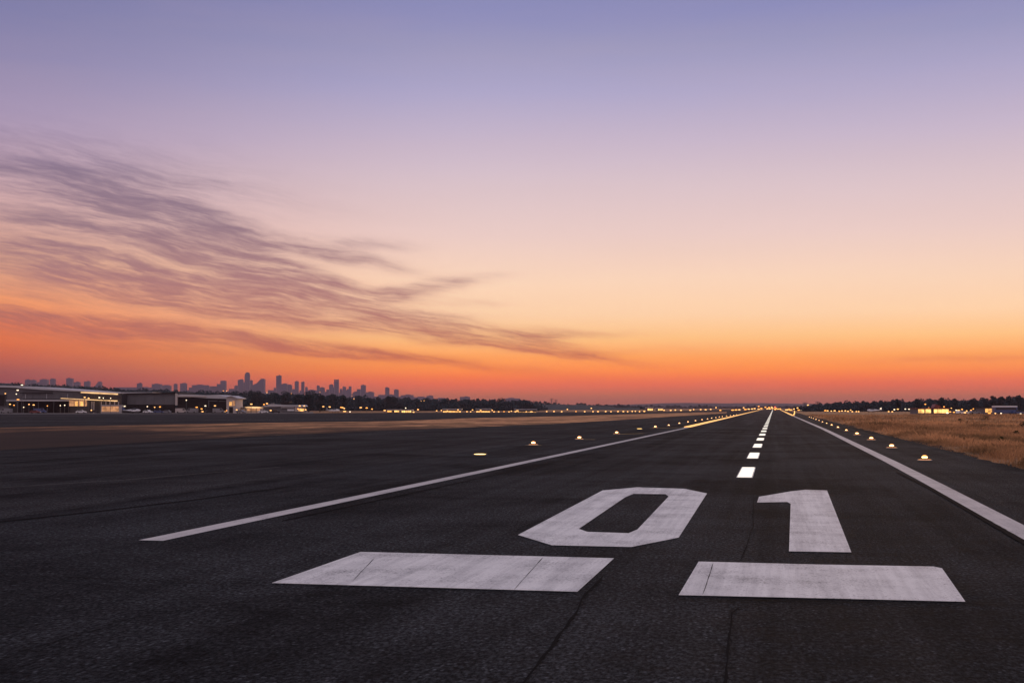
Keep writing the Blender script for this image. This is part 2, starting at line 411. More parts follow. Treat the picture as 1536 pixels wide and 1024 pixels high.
# ------------------------------------------------------------------ runway lamps
def make_lamp():
    o = empty('runway_lamp')
    MB().lathe([(.36, .0), (.36, .02), (.16, .05)], 18).build('base_plate', M['wall2'], o)
    MB().lathe([(.30, .028), (.31, .040), (.24, .046)], 20).build('base_glow_streak', M['ring'], o)  # ring made to glow for the streak of lamp light on the base
    MB().lathe([(.05, .05), (.05, .10)], 10).build('stem', M['steel'], o)
    MB().lathe([(.11, .10), (.125, .11), (.13, .13)], 14).build('lens_ring', M['lens'], o, True)
    MB().lathe([(.13, .13), (.135, .15), (.125, .18)], 14).build('bulb', M['bulb'], o, True)
    MB().lathe([(.125, .18), (.11, .22), (.06, .25), (.01, .26)], 14).build('lens', M['lens'], o, True)
    return o
proto = make_lamp(); used = False
def lamp_at(px, py, label, group, sc=1.0):
    global used
    o = copy_tree(proto) if used else proto; used = True
    o.location = G(px, py, .012); o.scale = (sc,) * 3
    return tag(o, label, 'runway lamp', group)
right_l = [(1387, 690), (1337.5, 671.5), (1307, 659.5), (1285.5, 652), (1269.5, 646.2), (1257, 641.6), (1247.5, 638), (1240, 635.2), (1233.8, 633), (1228.6, 631), (1224, 629.3), (1220.2, 627.9), (1217, 626.7), (1214, 625.7)]
for i, (x, y) in enumerate(right_l):
    lamp_at(x, y, f'glowing edge lamp beside the dry grass, {nth(i)} counting away from the camera', 'edge lamps along the dry grass', 1.0 if i < 4 else (.75 if i < 7 else .6))
left_l = [(800, 667), (869, 658.5), (925, 650.5), (983, 641.2), (1003, 638.5), (1019, 635.4), (1032, 633.2), (1043.3, 631.4), (1053, 629.9), (1061.3, 628.6), (1067.6, 627.5), (1073.8, 626.6), (1079, 625.8), (1083.5, 625.2), (1090, 624.2), (1095.4, 623.5), (1100.5, 622.8), (1105, 622.1)]
for i, (x, y) in enumerate(left_l):
    lamp_at(x, y, f'glowing edge lamp on the taxiway side of the runway, {nth(i)} counting away from the camera', 'edge lamps along the taxiway', 1.0 if i < 4 else .75)
# flush lamps
def flush(px, py, w, label):
    o = empty('flush_lamp', G(px, py, .016))
    MB().lathe([(w, 0), (w * .9, .02)], 18).build('rim', M['steel'], o)
    MB().lathe([(w * .8, .021), (w * .6, .035)], 18).build('lens', M['flush'], o)
    tag(o, label, 'flush lamp', 'flush lamps in the asphalt')
flush(720, 681.5, .42, 'yellow flush lamp glowing alone in the asphalt, near the edge line')
flush(959.5, 643, .40, 'yellow flush lamp between the third and fourth taxiway side edge lamps')
# flat yellow stripes laid beside the lamps
for pts, lb in ([[(872, 658.6), (893, 658.9)], 'second'], [[(930, 648.6 + 2.2), (965, 649.6)], 'third'], [[(975, 642.3), (1036, 640.5)], 'fourth'], [[(788, 667.5), (812, 667.6)], 'first']):
    line_strip('yellow_stripe', pts, .35, .016, M['yellow'], f'short yellow stripe beside the {lb} taxiway side edge lamp', 'road marking', 'yellow stripes')

# centreline dashes given a glow of their own
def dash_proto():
    o = empty('glowing_centreline_dash')
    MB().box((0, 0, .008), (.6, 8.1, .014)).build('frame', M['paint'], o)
    MB().box((0, 0, .019), (.52, 8.0, .010)).build('panel', M['dash'], o)  # dash made emissive so it shows brighter than the other paint
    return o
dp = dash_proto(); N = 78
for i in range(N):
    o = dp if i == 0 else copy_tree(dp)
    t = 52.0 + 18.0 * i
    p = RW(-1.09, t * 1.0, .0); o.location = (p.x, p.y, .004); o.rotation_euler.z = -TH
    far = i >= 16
    tag(o, 'tiny far centreline dash made to glow, merging into one line toward the horizon' if far else f'white centreline dash made to glow, {nth(i)} counting away from the painted number', 'runway light', 'far glowing dashes' if far else 'glowing centreline dashes')
# glowing strips added for the golden reflection on the far edge lines
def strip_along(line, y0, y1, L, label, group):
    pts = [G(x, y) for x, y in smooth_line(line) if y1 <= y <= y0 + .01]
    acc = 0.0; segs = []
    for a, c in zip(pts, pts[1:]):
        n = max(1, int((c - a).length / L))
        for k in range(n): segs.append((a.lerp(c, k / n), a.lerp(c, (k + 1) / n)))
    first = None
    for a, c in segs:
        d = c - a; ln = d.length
        o = empty('edge_reflection_strip', ((a + c) / 2) + Vector((0, 0, .012)), math.atan2(d.y, d.x) - math.pi / 2)
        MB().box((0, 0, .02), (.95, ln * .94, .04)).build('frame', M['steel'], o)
        MB().box((0, 0, .08), (.8, ln * .92, .08)).build('lens', M['gold'], o)  # emissive bar added for the reflected glow on the line, not a lamp
        tag(o, label, 'edge reflection', group)
strip_along(LEFT_LINE, 641.3, 613.2, 34, 'thin amber strip added for the golden reflection on the far taxiway side edge line', 'amber reflection strips on the far edge line')
strip_along(RIGHT_LINE, 623.6, 614.2, 40, 'thin amber strip added for the golden reflection on the far grass side edge line', 'amber reflection strips on the grass side edge line')
# lit upright marker where the grass-side line starts to glow
o = empty('marker_board', G(1190.5, 623.4))
MB().box((0, 0, .12), (.5, .3, .24)).build('foot', M['steel'], o)
MB().prism([(-.28, -.08, .24), (.14, -.08, .24), (.42, -.08, .7), (.42, -.08, 1.55), (.18, -.08, 1.55), (.12, -.08, .8)], (0, .16, 0)).build('panel', M['w_hot'], o)
tag(o, 'bright upright lit marker board beside the far grass side edge line', 'marker board')

# ------------------------------------------------------------------ far lamps
def far_lamps(rows, depth, group, desc, mat_default='warm', size=.72):
    rows = sorted(rows)
    for i, r in enumerate(rows):
        x, y = r[0], r[1]; w = r[2] if len(r) > 2 else 1.0; mt = r[3] if len(r) > 3 else mat_default
        D = depth(x) if callable(depth) else depth
        D *= 1 + .02 * math.sin(i * 2.3)
        p = AT(x, y, D); sz = size * D / 640
        o = empty('lamp_post', (p.x, p.y, -.03))
        zb = max(p.z, .35)
        MB().box((0, 0, (zb - .2) / 2), (.14, .14, max(zb - .2, .1))).build('post', M['steel'], o)
        MB().lathe([(sz * .30, -sz * .32), (sz * .5, -sz * .1), (sz * .5, sz * .1), (sz * .25, sz * .3)], 8).build('lamp_head', M['l_' + mt], o)
        o.children  # parts placed below
        h = kids(o)[-1] if False else [c for c in COL.objects if c.parent == o][-1]
        h.location = (0, 0, zb + .03); h.scale = (w, 1, 1)
        col = {'amber': 'orange', 'warm': 'warm yellow', 'cool': 'white', 'red': 'red'}[mt]
        tag(o, f'{ORDC(i)} {col} lamp from left {desc}', 'lamp', group)
far_lamps([(8, 590), (24.5, 590.8, .8, 'cool'), (26.5, 585, 1.6, 'cool'), (33, 577.2, 1.6, 'cool'), (27, 599, 2.0, 'amber'), (15, 606, 1.4), (21, 607.5, 1, 'amber'), (43.5, 606.3), (50.5, 607, 1.5),
           (35.5, 610.5, .6, 'cool'), (90.5, 608, .6, 'cool'), (97, 607.5, .9, 'cool'), (71, 608.5, .7, 'amber')], 575, 'lamps on the hangar apron', 'before the wide gabled hangar')
far_lamps([(127, 595.6, 1.4), (133, 596.8, 1.2), (149, 596, 1.3, 'cool'), (137, 615), (155, 596.8, .6, 'cool'), (166, 597, .6, 'cool'), (187, 609, 1.2, 'cool'), (221, 609.5, .8, 'cool'), (232, 610.5, .9), (240, 610, 1.4, 'amber')], 580, 'lamps round the office block', 'round the two storey block with glowing cornices')
far_lamps([(279.5, 600, .8, 'cool'), (295, 610.5, 1.6, 'amber'), (302.5, 613, 1.5, 'amber'), (303.5, 617, 1.8), (308, 608.4, 1.3, 'cool'), (322.5, 608.3, 1.5), (337, 617, 1.1), (340, 615.5, .8, 'amber'), (355, 614.4, 1.2), (377, 605.8, 1.6)], 585, 'lamps before the open hangar', 'before the dark open hangar and gabled shed')
far_lamps([(396, 606.3, 1.2, 'amber'), (400.5, 605, 1.5), (406, 615.3, 1.4), (411, 617, 1.2), (449.5, 608.5, 1.4), (456.3, 608.6, 1.0), (458.5, 614.2, 1.2), (453, 615.5, 1.3), (447, 613, 1, 'amber')], 590, 'lamps round the low banded building', 'round the low building with pale bands')
far_lamps([(335, 586, 1.6, 'amber'), (340, 586.3, 1.2), (400.3, 588.8, 1.2), (437, 590, .8, 'amber'), (480, 588, .7, 'amber'), (507, 597.5, 1.6, 'amber'), (531, 597.9, 1.2), (528, 593.5, .7, 'amber'), (622, 602, 1.6, 'amber'), (632, 601.3, 1.2), (636, 600.9, 1.4), (597, 602, .7, 'cool')], 1150, 'lamps up among the wood', 'up among the dark wood', 'warm', .42)
far_lamps([(485, 609.5, 1.4), (494.5, 610, 1.5), (512, 610.7, 1.6, 'amber'), (516.3, 612.3, 1.2), (514, 611, 1.2), (517, 616.7, 2.2), (525, 617.3, .9, 'cool'), (541, 611, 1.7), (550, 611.5, 1.6, 'amber'), (558, 613.2, 1.2, 'amber'), (577, 615.3, 1.6), (584, 616.6, 2.4, 'amber'), (608.5, 611.7, .8, 'cool'), (620.3, 617.8, 1.3), (627, 614, 1.3)], 640, 'lamps below the wood', 'below the tall dark trees')
far_lamps([(655, 615.8, 1.2), (662, 615.3), (666, 617.6, 1.3), (671, 615.8), (675, 617, 1.8), (681, 618.2), (683, 614.6), (687, 614.3, 1.2), (690, 618, 1.2), (700.5, 618.3, 1.3), (706, 617.8, 1), (708.8, 614.6, 1.1), (716, 618, 1.6), (721, 615.2, 1.4), (725, 617.6, 2.2), (729, 618.2, 1.2), (733, 618), (738.3, 615.2, 1.2), (741, 618.7, 1.4), (748, 618.6, 1.4), (756, 617.4, 1, 'amber'), (763.5, 618.6, 1.2), (767, 616.3, 1), (776, 615.8, 2.2), (773, 618.9, 1.4), (782, 618.9, 1.6), (789.5, 618.6), (797, 618.6, 2.2), (804, 618.5, 1.2)],
          690, 'lamps in the crowded middle row', 'in the crowded row below the long wood', 'warm', .62)
far_lamps([(820, 618), (831, 617.9, 1.2), (842.5, 618.1, 1.2), (851, 613.7, .9), (864, 618, .8, 'amber'), (877, 618, 1.2), (887, 612, .9), (889.5, 618), (897, 617.6, 1.3), (908.5, 617.6, 1.2), (916.5, 617.2, 1), (927, 617.5, 1.2), (935, 617.3, 1.3), (941.5, 617.5, 1), (948.3, 616.7), (953, 616.6, .8), (959.3, 617), (966.5, 616.6, 1.4)], 720, 'lamps in the evenly spaced row', 'in the evenly spaced row beyond the brown strip')
far_lamps([(970, 609.5, .8, 'red'), (996, 616, 1.2), (1006, 615.7, 1.3), (1013, 614.7), (1021.5, 615.2, 1.4), (1035.5, 615, 1.4), (1040.5, 614, .8), (1051, 614, 1.2), (1058.5, 614.2, 1.4), (1066, 613.7, 1.1), (1074, 611, 1), (1080.5, 615.2, 1.4, 'amber'), (1099, 614.8, 2, 'amber'), (1104, 614.5, 2, 'amber'), (1109, 614.3, 1.6), (1115.5, 611.2, 1.1), (1118, 613.8, 2, 'amber'), (1123, 613.3, 1.6)], 1050, 'lamps far off before the runway end', 'far off between the lit pavilion and the runway end')
far_lamps([(1128, 613, 1.4), (1132, 612.6, 1.5), (1138, 609.2, 1.2, 'amber'), (1138, 613.2, 1.5), (1142, 612.3, 1.6, 'amber'), (1148, 610.5, 1.2, 'amber'), (1153.5, 611, 1.4, 'amber'), (1154.5, 612.8, 1.5), (1157.5, 610.3, 1.2), (1158.5, 612.2, 1.6), (1162.5, 610.2, 1.1, 'red'), (1162.5, 613, 1.4, 'amber'), (1164, 612.4, 1.2, 'amber'), (1163, 615, 1.3, 'amber'), (1167, 613.2, 1.4, 'amber'), (1170, 613, 1.5, 'amber'), (1151, 612.8, 1.4)], 1500, 'lamps bunched at the runway end', 'bunched at the far end of the runway')
far_lamps([(1183.5, 613.3, 1.1, 'amber'), (1191, 613.2, 1.1), (1196.3, 611.5, 1.2), (1180, 614.5, 2.2), (1186, 614.6, 2.2, 'amber'), (1198, 614.7, 1.6, 'amber'), (1202.7, 614.6, 1.8, 'cool'), (1206, 615, 1), (1212, 607.3, 1.4), (1216.5, 614.8, 1.6, 'cool'), (1220, 614.7, 1.8, 'cool')], 900, 'lamps beyond the grass, near end', 'just beyond the lit marker board')
far_lamps([(1238, 615.5, 1.6, 'amber'), (1241.5, 615.8, 1.2), (1247, 616.2, 1), (1252, 615.8, 1.5), (1259, 616.5, 1.2, 'amber'), (1263, 616, 1.1), (1268, 615.9, 1.2), (1272, 616.6, 1.2), (1276, 614.8, .8), (1278.5, 617, 1.1), (1284.5, 617, 1), (1288, 617, 1.1), (1306.5, 614, .8, 'cool'), (1321, 612.6, 1, 'cool'), (1333, 617, 1.2), (1338.5, 617.2, 1.2), (1341.5, 614, 1.2, 'cool'), (1346.8, 613.3, 1.5), (1358, 613.2, 1, 'cool'), (1363.5, 613.3, 1.2, 'cool'), (1367, 613.2, 1.1, 'cool'), (1371.5, 617.6, 1.2), (1375, 617.6, 1.2, 'amber')], 650, 'lamps behind the dry grass', 'in the row behind the dry grass')
far_lamps([(1388, 606, 1.2, 'amber'), (1425, 617.5, 1.6, 'amber'), (1421, 619.2, 1.8, 'cool'), (1434.5, 615, 1.2, 'cool'), (1438.5, 616.2, 2.2, 'cool'), (1447.5, 618.6, 1.8), (1455.5, 617.2, 2.0, 'amber'), (1456.5, 615, 1.2, 'amber'), (1466, 617.5, 1, 'cool'), (1484, 620, 2.2, 'amber'), (1493, 620, 1.3), (1501, 620, 1.8, 'cool'), (1515.5, 620, 1.3, 'cool'), (1531, 620.3, 1.2, 'cool')], 500, 'lamps round the lit shops', 'round the brightly lit buildings behind the grass')
far_lamps([(1393, 611.5, 1, 'amber'), (1399, 617.5, 1.2, 'amber'), (1407, 610.6, 1.3, 'amber'), (1416, 609.8, 1, 'amber'), (1427, 612, .8), (1431, 618, 1.4, 'amber'), (1443, 613.6, 1.2, 'amber'), (1450, 616, 1.2), (1460, 613, .9, 'amber'), (1468, 619, 1.3, 'amber'), (1474, 615.5, 1, 'amber'), (1481, 611.6, 1.6), (1488, 612.2, 1.8), (1497, 613.5, 1, 'amber'), (1505, 617.5, 1.2, 'amber'), (1522, 614.2, .9), (1527, 617.4, 1, 'amber')], 525, 'lamps behind the lit shops', 'scattered behind the lit shops and the coach')

# ------------------------------------------------------------------ hangars and sheds
def pz(px, py, D): return AT(px, py, D)
def quad_box(b, x0, x1, y0, y1, D, thick, k=0):
    """a block whose front shows between two columns and two rows of the photograph, standing at distance D"""
    a, c = pz(x0, y1, D), pz(x1, y0, D)
    b.box(((a.x + c.x) / 2, D + thick / 2, (a.z + c.z) / 2), (c.x - a.x, thick, c.z - a.z), 0, k); return b
def block(name, par, mat, x0, x1, y0, y1, D, thick):
    return quad_box(MB(), x0, x1, y0, y1, D, thick).build(name, mat, par)
base = lambda D: HZ + (H + .03) / D * F
def corrugated(name, par, mat, P, depth):
    return MB().prism(P, (0, depth, 0)).build(name, mat, par)
# wide gabled hangar
D = 600
hg = tag(empty('gabled_hangar'), 'wide grey hangar with a pale low gabled roof and dark open bays', 'hangar')
corrugated('wall', hg, M['wall'], [pz(-165, base(D), D), pz(-165, 589.5, D), pz(-6, 580, D), pz(134, 588.6, D), pz(134, base(D), D)], 55)
corrugated('roof', hg, M['roof'], [pz(-175, 588.3, D - 2), pz(-6, 577.6, D - 2), pz(20, 578.3, D - 2), pz(60, 580.8, D - 2), pz(142, 587.3, D - 2), pz(142, 588.1, D - 2), pz(60, 584.2, D - 2), pz(20, 581.2, D - 2), pz(-6, 580.4, D - 2), pz(-175, 589.5, D - 2)], 60)
block('truss', hg, M['dark'], 30, 78, 588.6, 589.8, D - 1.2, 1)
for i in range(9):
    block('wall_rib', hg, M['roof'] if i % 3 == 0 else M['wall'], 38 + i * 10.5, 38.7 + i * 10.5, 590.5, 598, D - .25, .25)
block('side_door', hg, M['dark'], -40, 9, 592, 608, D - .6, .5)
block('canopy', hg, M['roof'], 9, 104, 599.4, 601.4, D - 12, 12)
block('canopy_fascia', hg, M['dark'], 34, 104, 597.6, 598.6, D - 11, .6)
block('bay_opening', hg, M['dark'], 12, 103, 601.5, base(D) - .1, D - .9, .8)
for x in (12, 34, 57, 80, 102):
    block('canopy_post', hg, M['steel'], x, x + .8, 601.4, base(D - 11), D - 11.5, .3)
# two storey office block
D = 588
ob = tag(empty('office_block'), 'two storey block with a glowing flat cornice and glowing canopy edge', 'building')
block('wall', ob, M['black'], 134, 183, 589.6, base(D), D, 14)
a, c = pz(131.5, 0, D - 3), pz(183.5, 0, D - 3)
z = lambda y, d: AT(768, y, d).z
MB().prism([(a.x, D - 3, z(587.4, D)), (a.x, D - 3, z(589.3, D)), (c.x, D - 3, z(591.9, D)), (c.x, D - 3, z(589.9, D))], (0, 4, 0)).build('cornice', M['w_cornice'], ob)
MB().prism([(a.x, D + 1.2, z(586.7, D)), (a.x, D + 1.2, z(589.2, D)), (c.x, D + 1.2, z(591.4, D)), (c.x, D + 1.2, z(588.9, D))], (0, 12, 0)).build('roof', M['roof'], ob)
a2, c2 = pz(102, 0, D - 5), pz(182, 0, D - 5)
MB().prism([(a2.x, D - 5, z(596.9, D)), (a2.x, D - 5, z(597.6, D)), (c2.x, D - 5, z(601.9, D)), (c2.x, D - 5, z(600.4, D))], (0, 4, 0)).build('canopy', M['w_cornice'], ob)
for x0 in (139, 147, 154.5, 161, 168, 175): block('window', ob, M['glass'], x0, x0 + 4.5, 592, 597.6, D - .2, .15)
block('lit_wall', ob, M['w_dim'], 104, 130, 599.8, 609, D - .8, .6)
for x0 in (112.5, 120.5): block('doorway', ob, M['w_warm'], x0, x0 + 4, 602, 608.5, D - 1.0, .15)
for x0 in (137, 140, 151, 158, 164, 171, 177): block('column', ob, M['wall2'], x0, x0 + 1.2, 602, base(D - 4), D - 4.5, .4)
for x0 in (116.5, 126): block('lit_wall_pier', ob, M['wall'], x0, x0 + 1.0, 599.5, 609.5, D - 1.3, .4)
# kiosk, its front made to glow in place of light from the canopy lamps
D = 578
kk = tag(empty('kiosk'), 'boxy kiosk with a large peach front made to glow below the glowing canopy', 'kiosk')
block('body', kk, M['wall2'], 151.5, 179, 607.6, base(D), D, 4)
block('panel', kk, M['w_dim'], 152.5, 178, 609.3, 617.2, D - .15, .14)
block('roof', kk, M['roof'], 151, 179.5, 607.0, 607.7, D - .4, 5)
block('counter', kk, M['wall2'], 152, 178.6, 617.3, 618.0, D - .4, .4)
# big open hangar
D = 596
oh = tag(empty('open_hangar'), 'long grey hangar with a plain side wall and a wide black open front', 'hangar')
corrugated('side_wall', oh, M['wall'], [pz(181, 606.5, D), pz(181, 591.6, D), pz(262.5, 590.6, D), pz(262.5, 606.5, D)], 30)
corrugated('roof', oh, M['dark'], [pz(179, 591.3, D - 1), pz(179, 590.2, D - 1), pz(262, 588.2, D - 1), pz(268, 588.9, D - 1), pz(268, 590.3, D - 1)], 32)
corrugated('upper_roof', oh, M['roof'], [pz(181, 589.8, D + 2), pz(181, 588.0, D + 2), pz(228, 588.0, D + 2), pz(228, 588.7, D + 2)], 30)
block('lower_opening', oh, M['dark'], 181, 262, 606.6, base(D), D + .4, 1)
for x0 in (190, 203, 217, 231, 246): block('wall_seam', oh, M['steel'], x0, x0 + .5, 592, 606, D - .15, .15)
block('corner_post', oh, M['wall2'], 262.7, 266, 589.6, 607.5, D - 1.2, 1.2)
corrugated('front_beam', oh, M['wall2'], [pz(266, 593.0, D - 1), pz(309, 593.6, D - 1), pz(309, 595.3, D - 1), pz(266, 595.0, D - 1)], 1)
corrugated('front_roof', oh, M['roof'], [pz(266, 592.8, D), pz(266, 590.8, D), pz(309, 592.4, D), pz(325, 591.8, D), pz(340, 594.5, D), pz(340, 598.0, D), pz(304, 596.9, D)], 30)
block('front_opening', oh, M['dark'], 266, 340, 595.5, base(D), D + 1, 25)
for x0, x1, y in ((314, 326, 600.6), (328, 338, 601.0)): block('inner_beam', oh, M['steel'], x0, x1, y, y + 1, D - .3, .3)
block('door_leaf', oh, M['wall'], 312.5, 313.4, 600, 611, D - .4, .3)
D = 590
gs = tag(empty('gabled_shed'), 'small pale shed with a pink gabled top and a lit doorway', 'shed')
corrugated('wall', gs, M['wall2'], [pz(339.5, base(D), D), pz(339.5, 594.4, D), pz(347, 593.9, D), pz(354.5, 596.5, D), pz(354.5, base(D), D)], 14)
corrugated('roof', gs, M['roof'], [pz(338.6, 594.6, D - 1.2), pz(347, 593.2, D - 1.2), pz(359.5, 597.2, D - 1.2), pz(357, 598.4, D - 1.2), pz(347, 594.5, D - 1.2), pz(338.6, 595.6, D - 1.2)], 16)
block('doorway', gs, M['w_warm'], 344, 347.5, 602.5, 608.3, D - .2, .15)
block('side_light', gs, M['w_dim'], 348.5, 352.5, 601, 608.3, D - .2, .15)
block('lower_door', gs, M['dark'], 343.5, 349.5, 610, base(D) - .1, D - .2, .15)
# low pavilion
D = 600
pv = tag(empty('pavilion'), 'low pavilion with a glowing shallow white roof and lit front', 'pavilion')
corrugated('roof', pv, M['w_cornice'], [pz(367, 610.4, D - 2), pz(372, 609.7, D - 2), pz(384, 609.9, D - 2), pz(391, 611.4, D - 2), pz(380, 612.1, D - 2), pz(369, 611.5, D - 2)], 8)
block('wall', pv, M['wall2'], 360, 391, 612.3, base(D), D, 6)
block('lit_front', pv, M['w_dim'], 371, 391, 612.8, 615.8, D - .2, .15)
for x0 in (360, 368, 376, 384, 390): block('post', pv, M['steel'], x0, x0 + .7, 611.8, base(D), D - 1.6, .3)
block('side_roof', pv, M['roof'], 354, 368, 610.3, 611.0, D - 1, 6)
# low building with pale bands
D = 610
lb = tag(empty('banded_building'), 'low grey building with two pale bands and long dark windows', 'building')
block('wall', lb, M['wall'], 393, 452, 609.6, base(D), D, 14)
corrugated('roof', lb, M['roof'], [pz(390, 610.2, D - 1), pz(404, 606.0, D - 1), pz(428, 607.2, D - 1), pz(452, 607.0, D - 1), pz(454, 609.4, D - 1), pz(420, 609.6, D - 1)], 16)
corrugated('upper_roof', lb, M['dark'], [pz(420, 604.2, D + 6), pz(434, 602.0, D + 6), pz(434, 604.0, D + 6), pz(422, 607.0, D + 6)], 8)
block('pale_band', lb, M['white'], 421, 441, 610.4, 611.4, D - .3, .3)
block('pale_band', lb, M['white'], 431, 441, 613.4, 616.0, D - .3, .3)
block('long_window', lb, M['glass'], 423, 441, 611.6, 613.2, D - .2, .15)
block('end_wall', lb, M['wall2'], 442, 452, 609.5, 617.0, D - .4, .3)
block('lit_window', lb, M['w_warm'], 448, 456, 612.8, 616.2, D - .6, .4)
block('chimney', lb, M['wall'], 406.5, 410, 604, 608, D + 4, 3)

def lit_building(x0, x1, yr, y0, y1, D, label, panes, mat='w_warm', roof='roof', flatroof=True, cat='building'):
    o = tag(empty('lit_building'), label, cat)
    block('wall', o, M['wall'], x0, x1, yr + .8, base(D), D, 10)
    block('roof', o, M[roof], x0 - .8, x1 + .8, yr - .3, yr + .8, D - 1.0, 12)
    w = (x1 - x0 - 1.0) / panes
    for i in range(panes):
        block('window', o, M[mat], x0 + .6 + i * w, x0 + .6 + i * w + w * .86, y0, y1, D - .15, .12)
    return o
lit_building(580.5, 588.5, 614.2, 615.6, 617.8, 650, 'small lit shed with one yellow front, left of two other yellow lit sheds', 2, 'w_warm')
lit_building(591, 599.5, 614.2, 615.5, 617.8, 655, 'small lit shed between the single yellow shed and the long yellow one', 3, 'w_hot')
lit_building(602, 617.5, 614.4, 615.7, 618.2, 650, 'long low shed glowing yellow under the dark wood', 5, 'w_hot')
lit_building(664, 692, 613.2, 616.2, 618.2, 700, 'low lit building at the start of the crowded lamp row', 9, 'w_warm')
lit_building(714, 736, 613.0, 616.4, 618.3, 705, 'low lit building in the middle of the crowded lamp row', 7, 'w_warm')
lit_building(772, 805, 613.6, 617.6, 618.8, 700, 'low lit building at the end of the crowded lamp row', 9, 'w_warm')
lit_building(971, 980, 610.8, 612.6, 615.4, 880, 'small bright pavilion at the end of the evenly spaced lamps', 3, 'w_hot')
lit_building(986.5, 995, 611.6, 613.0, 615.2, 890, 'second bright pavilion, standing nearer the runway end', 3, 'w_hot')
lit_building(1377, 1398, 612.2, 613.6, 619.0, 505, 'bright yellow shop front in two halves behind the dry grass', 2, 'w_hot', 'red')
lb2 = lit_building(1400.5, 1424, 611.6, 613.6, 619.2, 508, 'broad bright shop with a small red gable behind the dry grass', 4, 'w_hot', 'red')
corrugated('gable', lb2, M['red'], [pz(1401, 611.2, 507), pz(1403.5, 605.8, 507), pz(1411, 608.6, 507), pz(1411, 611.2, 507)], 4)
lit_building(1477.5, 1493, 610.8, 612.6, 618.2, 512, 'orange lit house beside the coach', 3, 'w_warm', 'dark')
lit_building(1500, 1518.5, 610.6, 612.0, 614.4, 530, 'white lit building with a red roof behind the coach', 5, 'w_hot', 'red')
lit_building(1436, 1441, 612.8, 614.4, 618, 515, 'narrow white lit booth between the shops and the orange house', 1, 'w_hot', 'dark')

# ------------------------------------------------------------------ vehicles
def car(body, label, px, D, rz, kind='car', lights=None):
    o = tag(empty('parked_' + kind), label, kind, 'vehicles parked round the airfield buildings')
    if kind == 'car':
        L, Wd, prof = 4.5, 1.8, [(-2.25, .35), (-2.25, .85), (-1.9, .98), (-1.3, 1.42), (.35, 1.46), (1.05, 1.0), (2.0, .86), (2.25, .7), (2.25, .35)]
        win = [(-1.65, 1.0), (-1.2, 1.36), (.3, 1.39), (.88, 1.02)]
    elif kind == 'van':
        L, Wd, prof = 5.4, 2.0, [(-2.7, .4), (-2.7, 2.2), (1.3, 2.25), (1.95, 1.35), (2.6, 1.15), (2.7, .8), (2.7, .4)]
        win = [(.5, 1.4), (.5, 2.0), (1.25, 2.05), (1.75, 1.4)]
    else:
        L, Wd, prof = 9.0, 2.5, [(-4.5, .5), (-4.5, 3.1), (4.2, 3.1), (4.5, 2.6), (4.5, .5)]
        win = [(-4.1, 1.7), (-4.1, 2.6), (3.9, 2.6), (4.2, 1.7)]
    MB().prism([(x, -Wd / 2, z_) for x, z_ in prof], (0, Wd, 0)).build('body', M[body], o)
    MB().prism([(x, -Wd / 2 - .02, z_) for x, z_ in win], (0, Wd + .04, 0)).build('windows', M['glass'], o)
    r = .33 if kind == 'car' else .4
    for sx in (-L * .3, L * .3):
        for sy in (-Wd / 2 + .08, Wd / 2 - .08):
            w = MB().lathe([(r * .7, -.11), (r, -.09), (r, .09), (r * .7, .11)], 14, axis='y').build('wheel', M['tyre'], o)
            w.location = (sx, sy, r)
    for sy in (-Wd * .34, Wd * .34):
        hl = MB().box((L / 2 + .02, sy, prof[-2][1] - .02), (.06, .34, .18)).build('headlight', M[lights] if lights else M['white'], o)
    p = pz(px, 615, D); o.location = (p.x, D, .013); o.rotation_euler.z = rz
    return o
car('grey', 'pale grey van at the edge of the frame before the wide gabled hangar', 9, 575, 3.0, 'van')
car('blue', 'dark blue van before the open bays of the wide gabled hangar', 60, 576, .15, 'van')
car('red', 'red car parked low before the wide gabled hangar', 53, 556, .1)
car('white', 'white car parked below the peach lit wall', 122, 566, .08)
car('black', 'dark car between the peach lit wall and the kiosk', 142, 570, .3)
car('white', 'white car under the side wall of the long hangar', 222, 578, -.4)
car('blue', 'blue car under the side wall of the long hangar', 238, 576, .2)
car('grey', 'grey car nearest to the corner post of the long hangar', 249, 578, 3.1)
car('wall2', 'pale van at the mouth of the black open hangar', 272, 580, .25, 'van')
car('grey', 'grey van next to the pale van at the black open hangar', 288, 578, 2.9, 'van')
car('black', 'black car standing in the black open hangar front', 315, 580, .4)
car('grey', 'dark grey van by the door leaf of the open hangar', 328, 578, .2, 'van')
car('grey', 'grey car before the small pale gabled shed', 362, 582, -.3)
car('white', 'pale car below the glowing pavilion roof', 395, 590, .15)
car('black', 'black car before the low banded building', 414, 592, .1)
cc_ = car('blue', 'dark blue coach with a white roof before the red roofed lit building', 1507, 492, .06, 'coach', 'l_cool')
MB().box((0, 0, 3.02), (9.05, 2.56, .5)).build('roof_panel', M['white'], cc_)
car('blue', 'dark blue car at the edge of the frame beside the coach', 1527, 490, .1, 'car', 'l_cool')
car('white', 'white car beside the narrow lit booth', 1443, 494, .2, 'car', 'l_cool')
car('grey', 'grey car between the booth and the orange lit house', 1462, 494, .1)
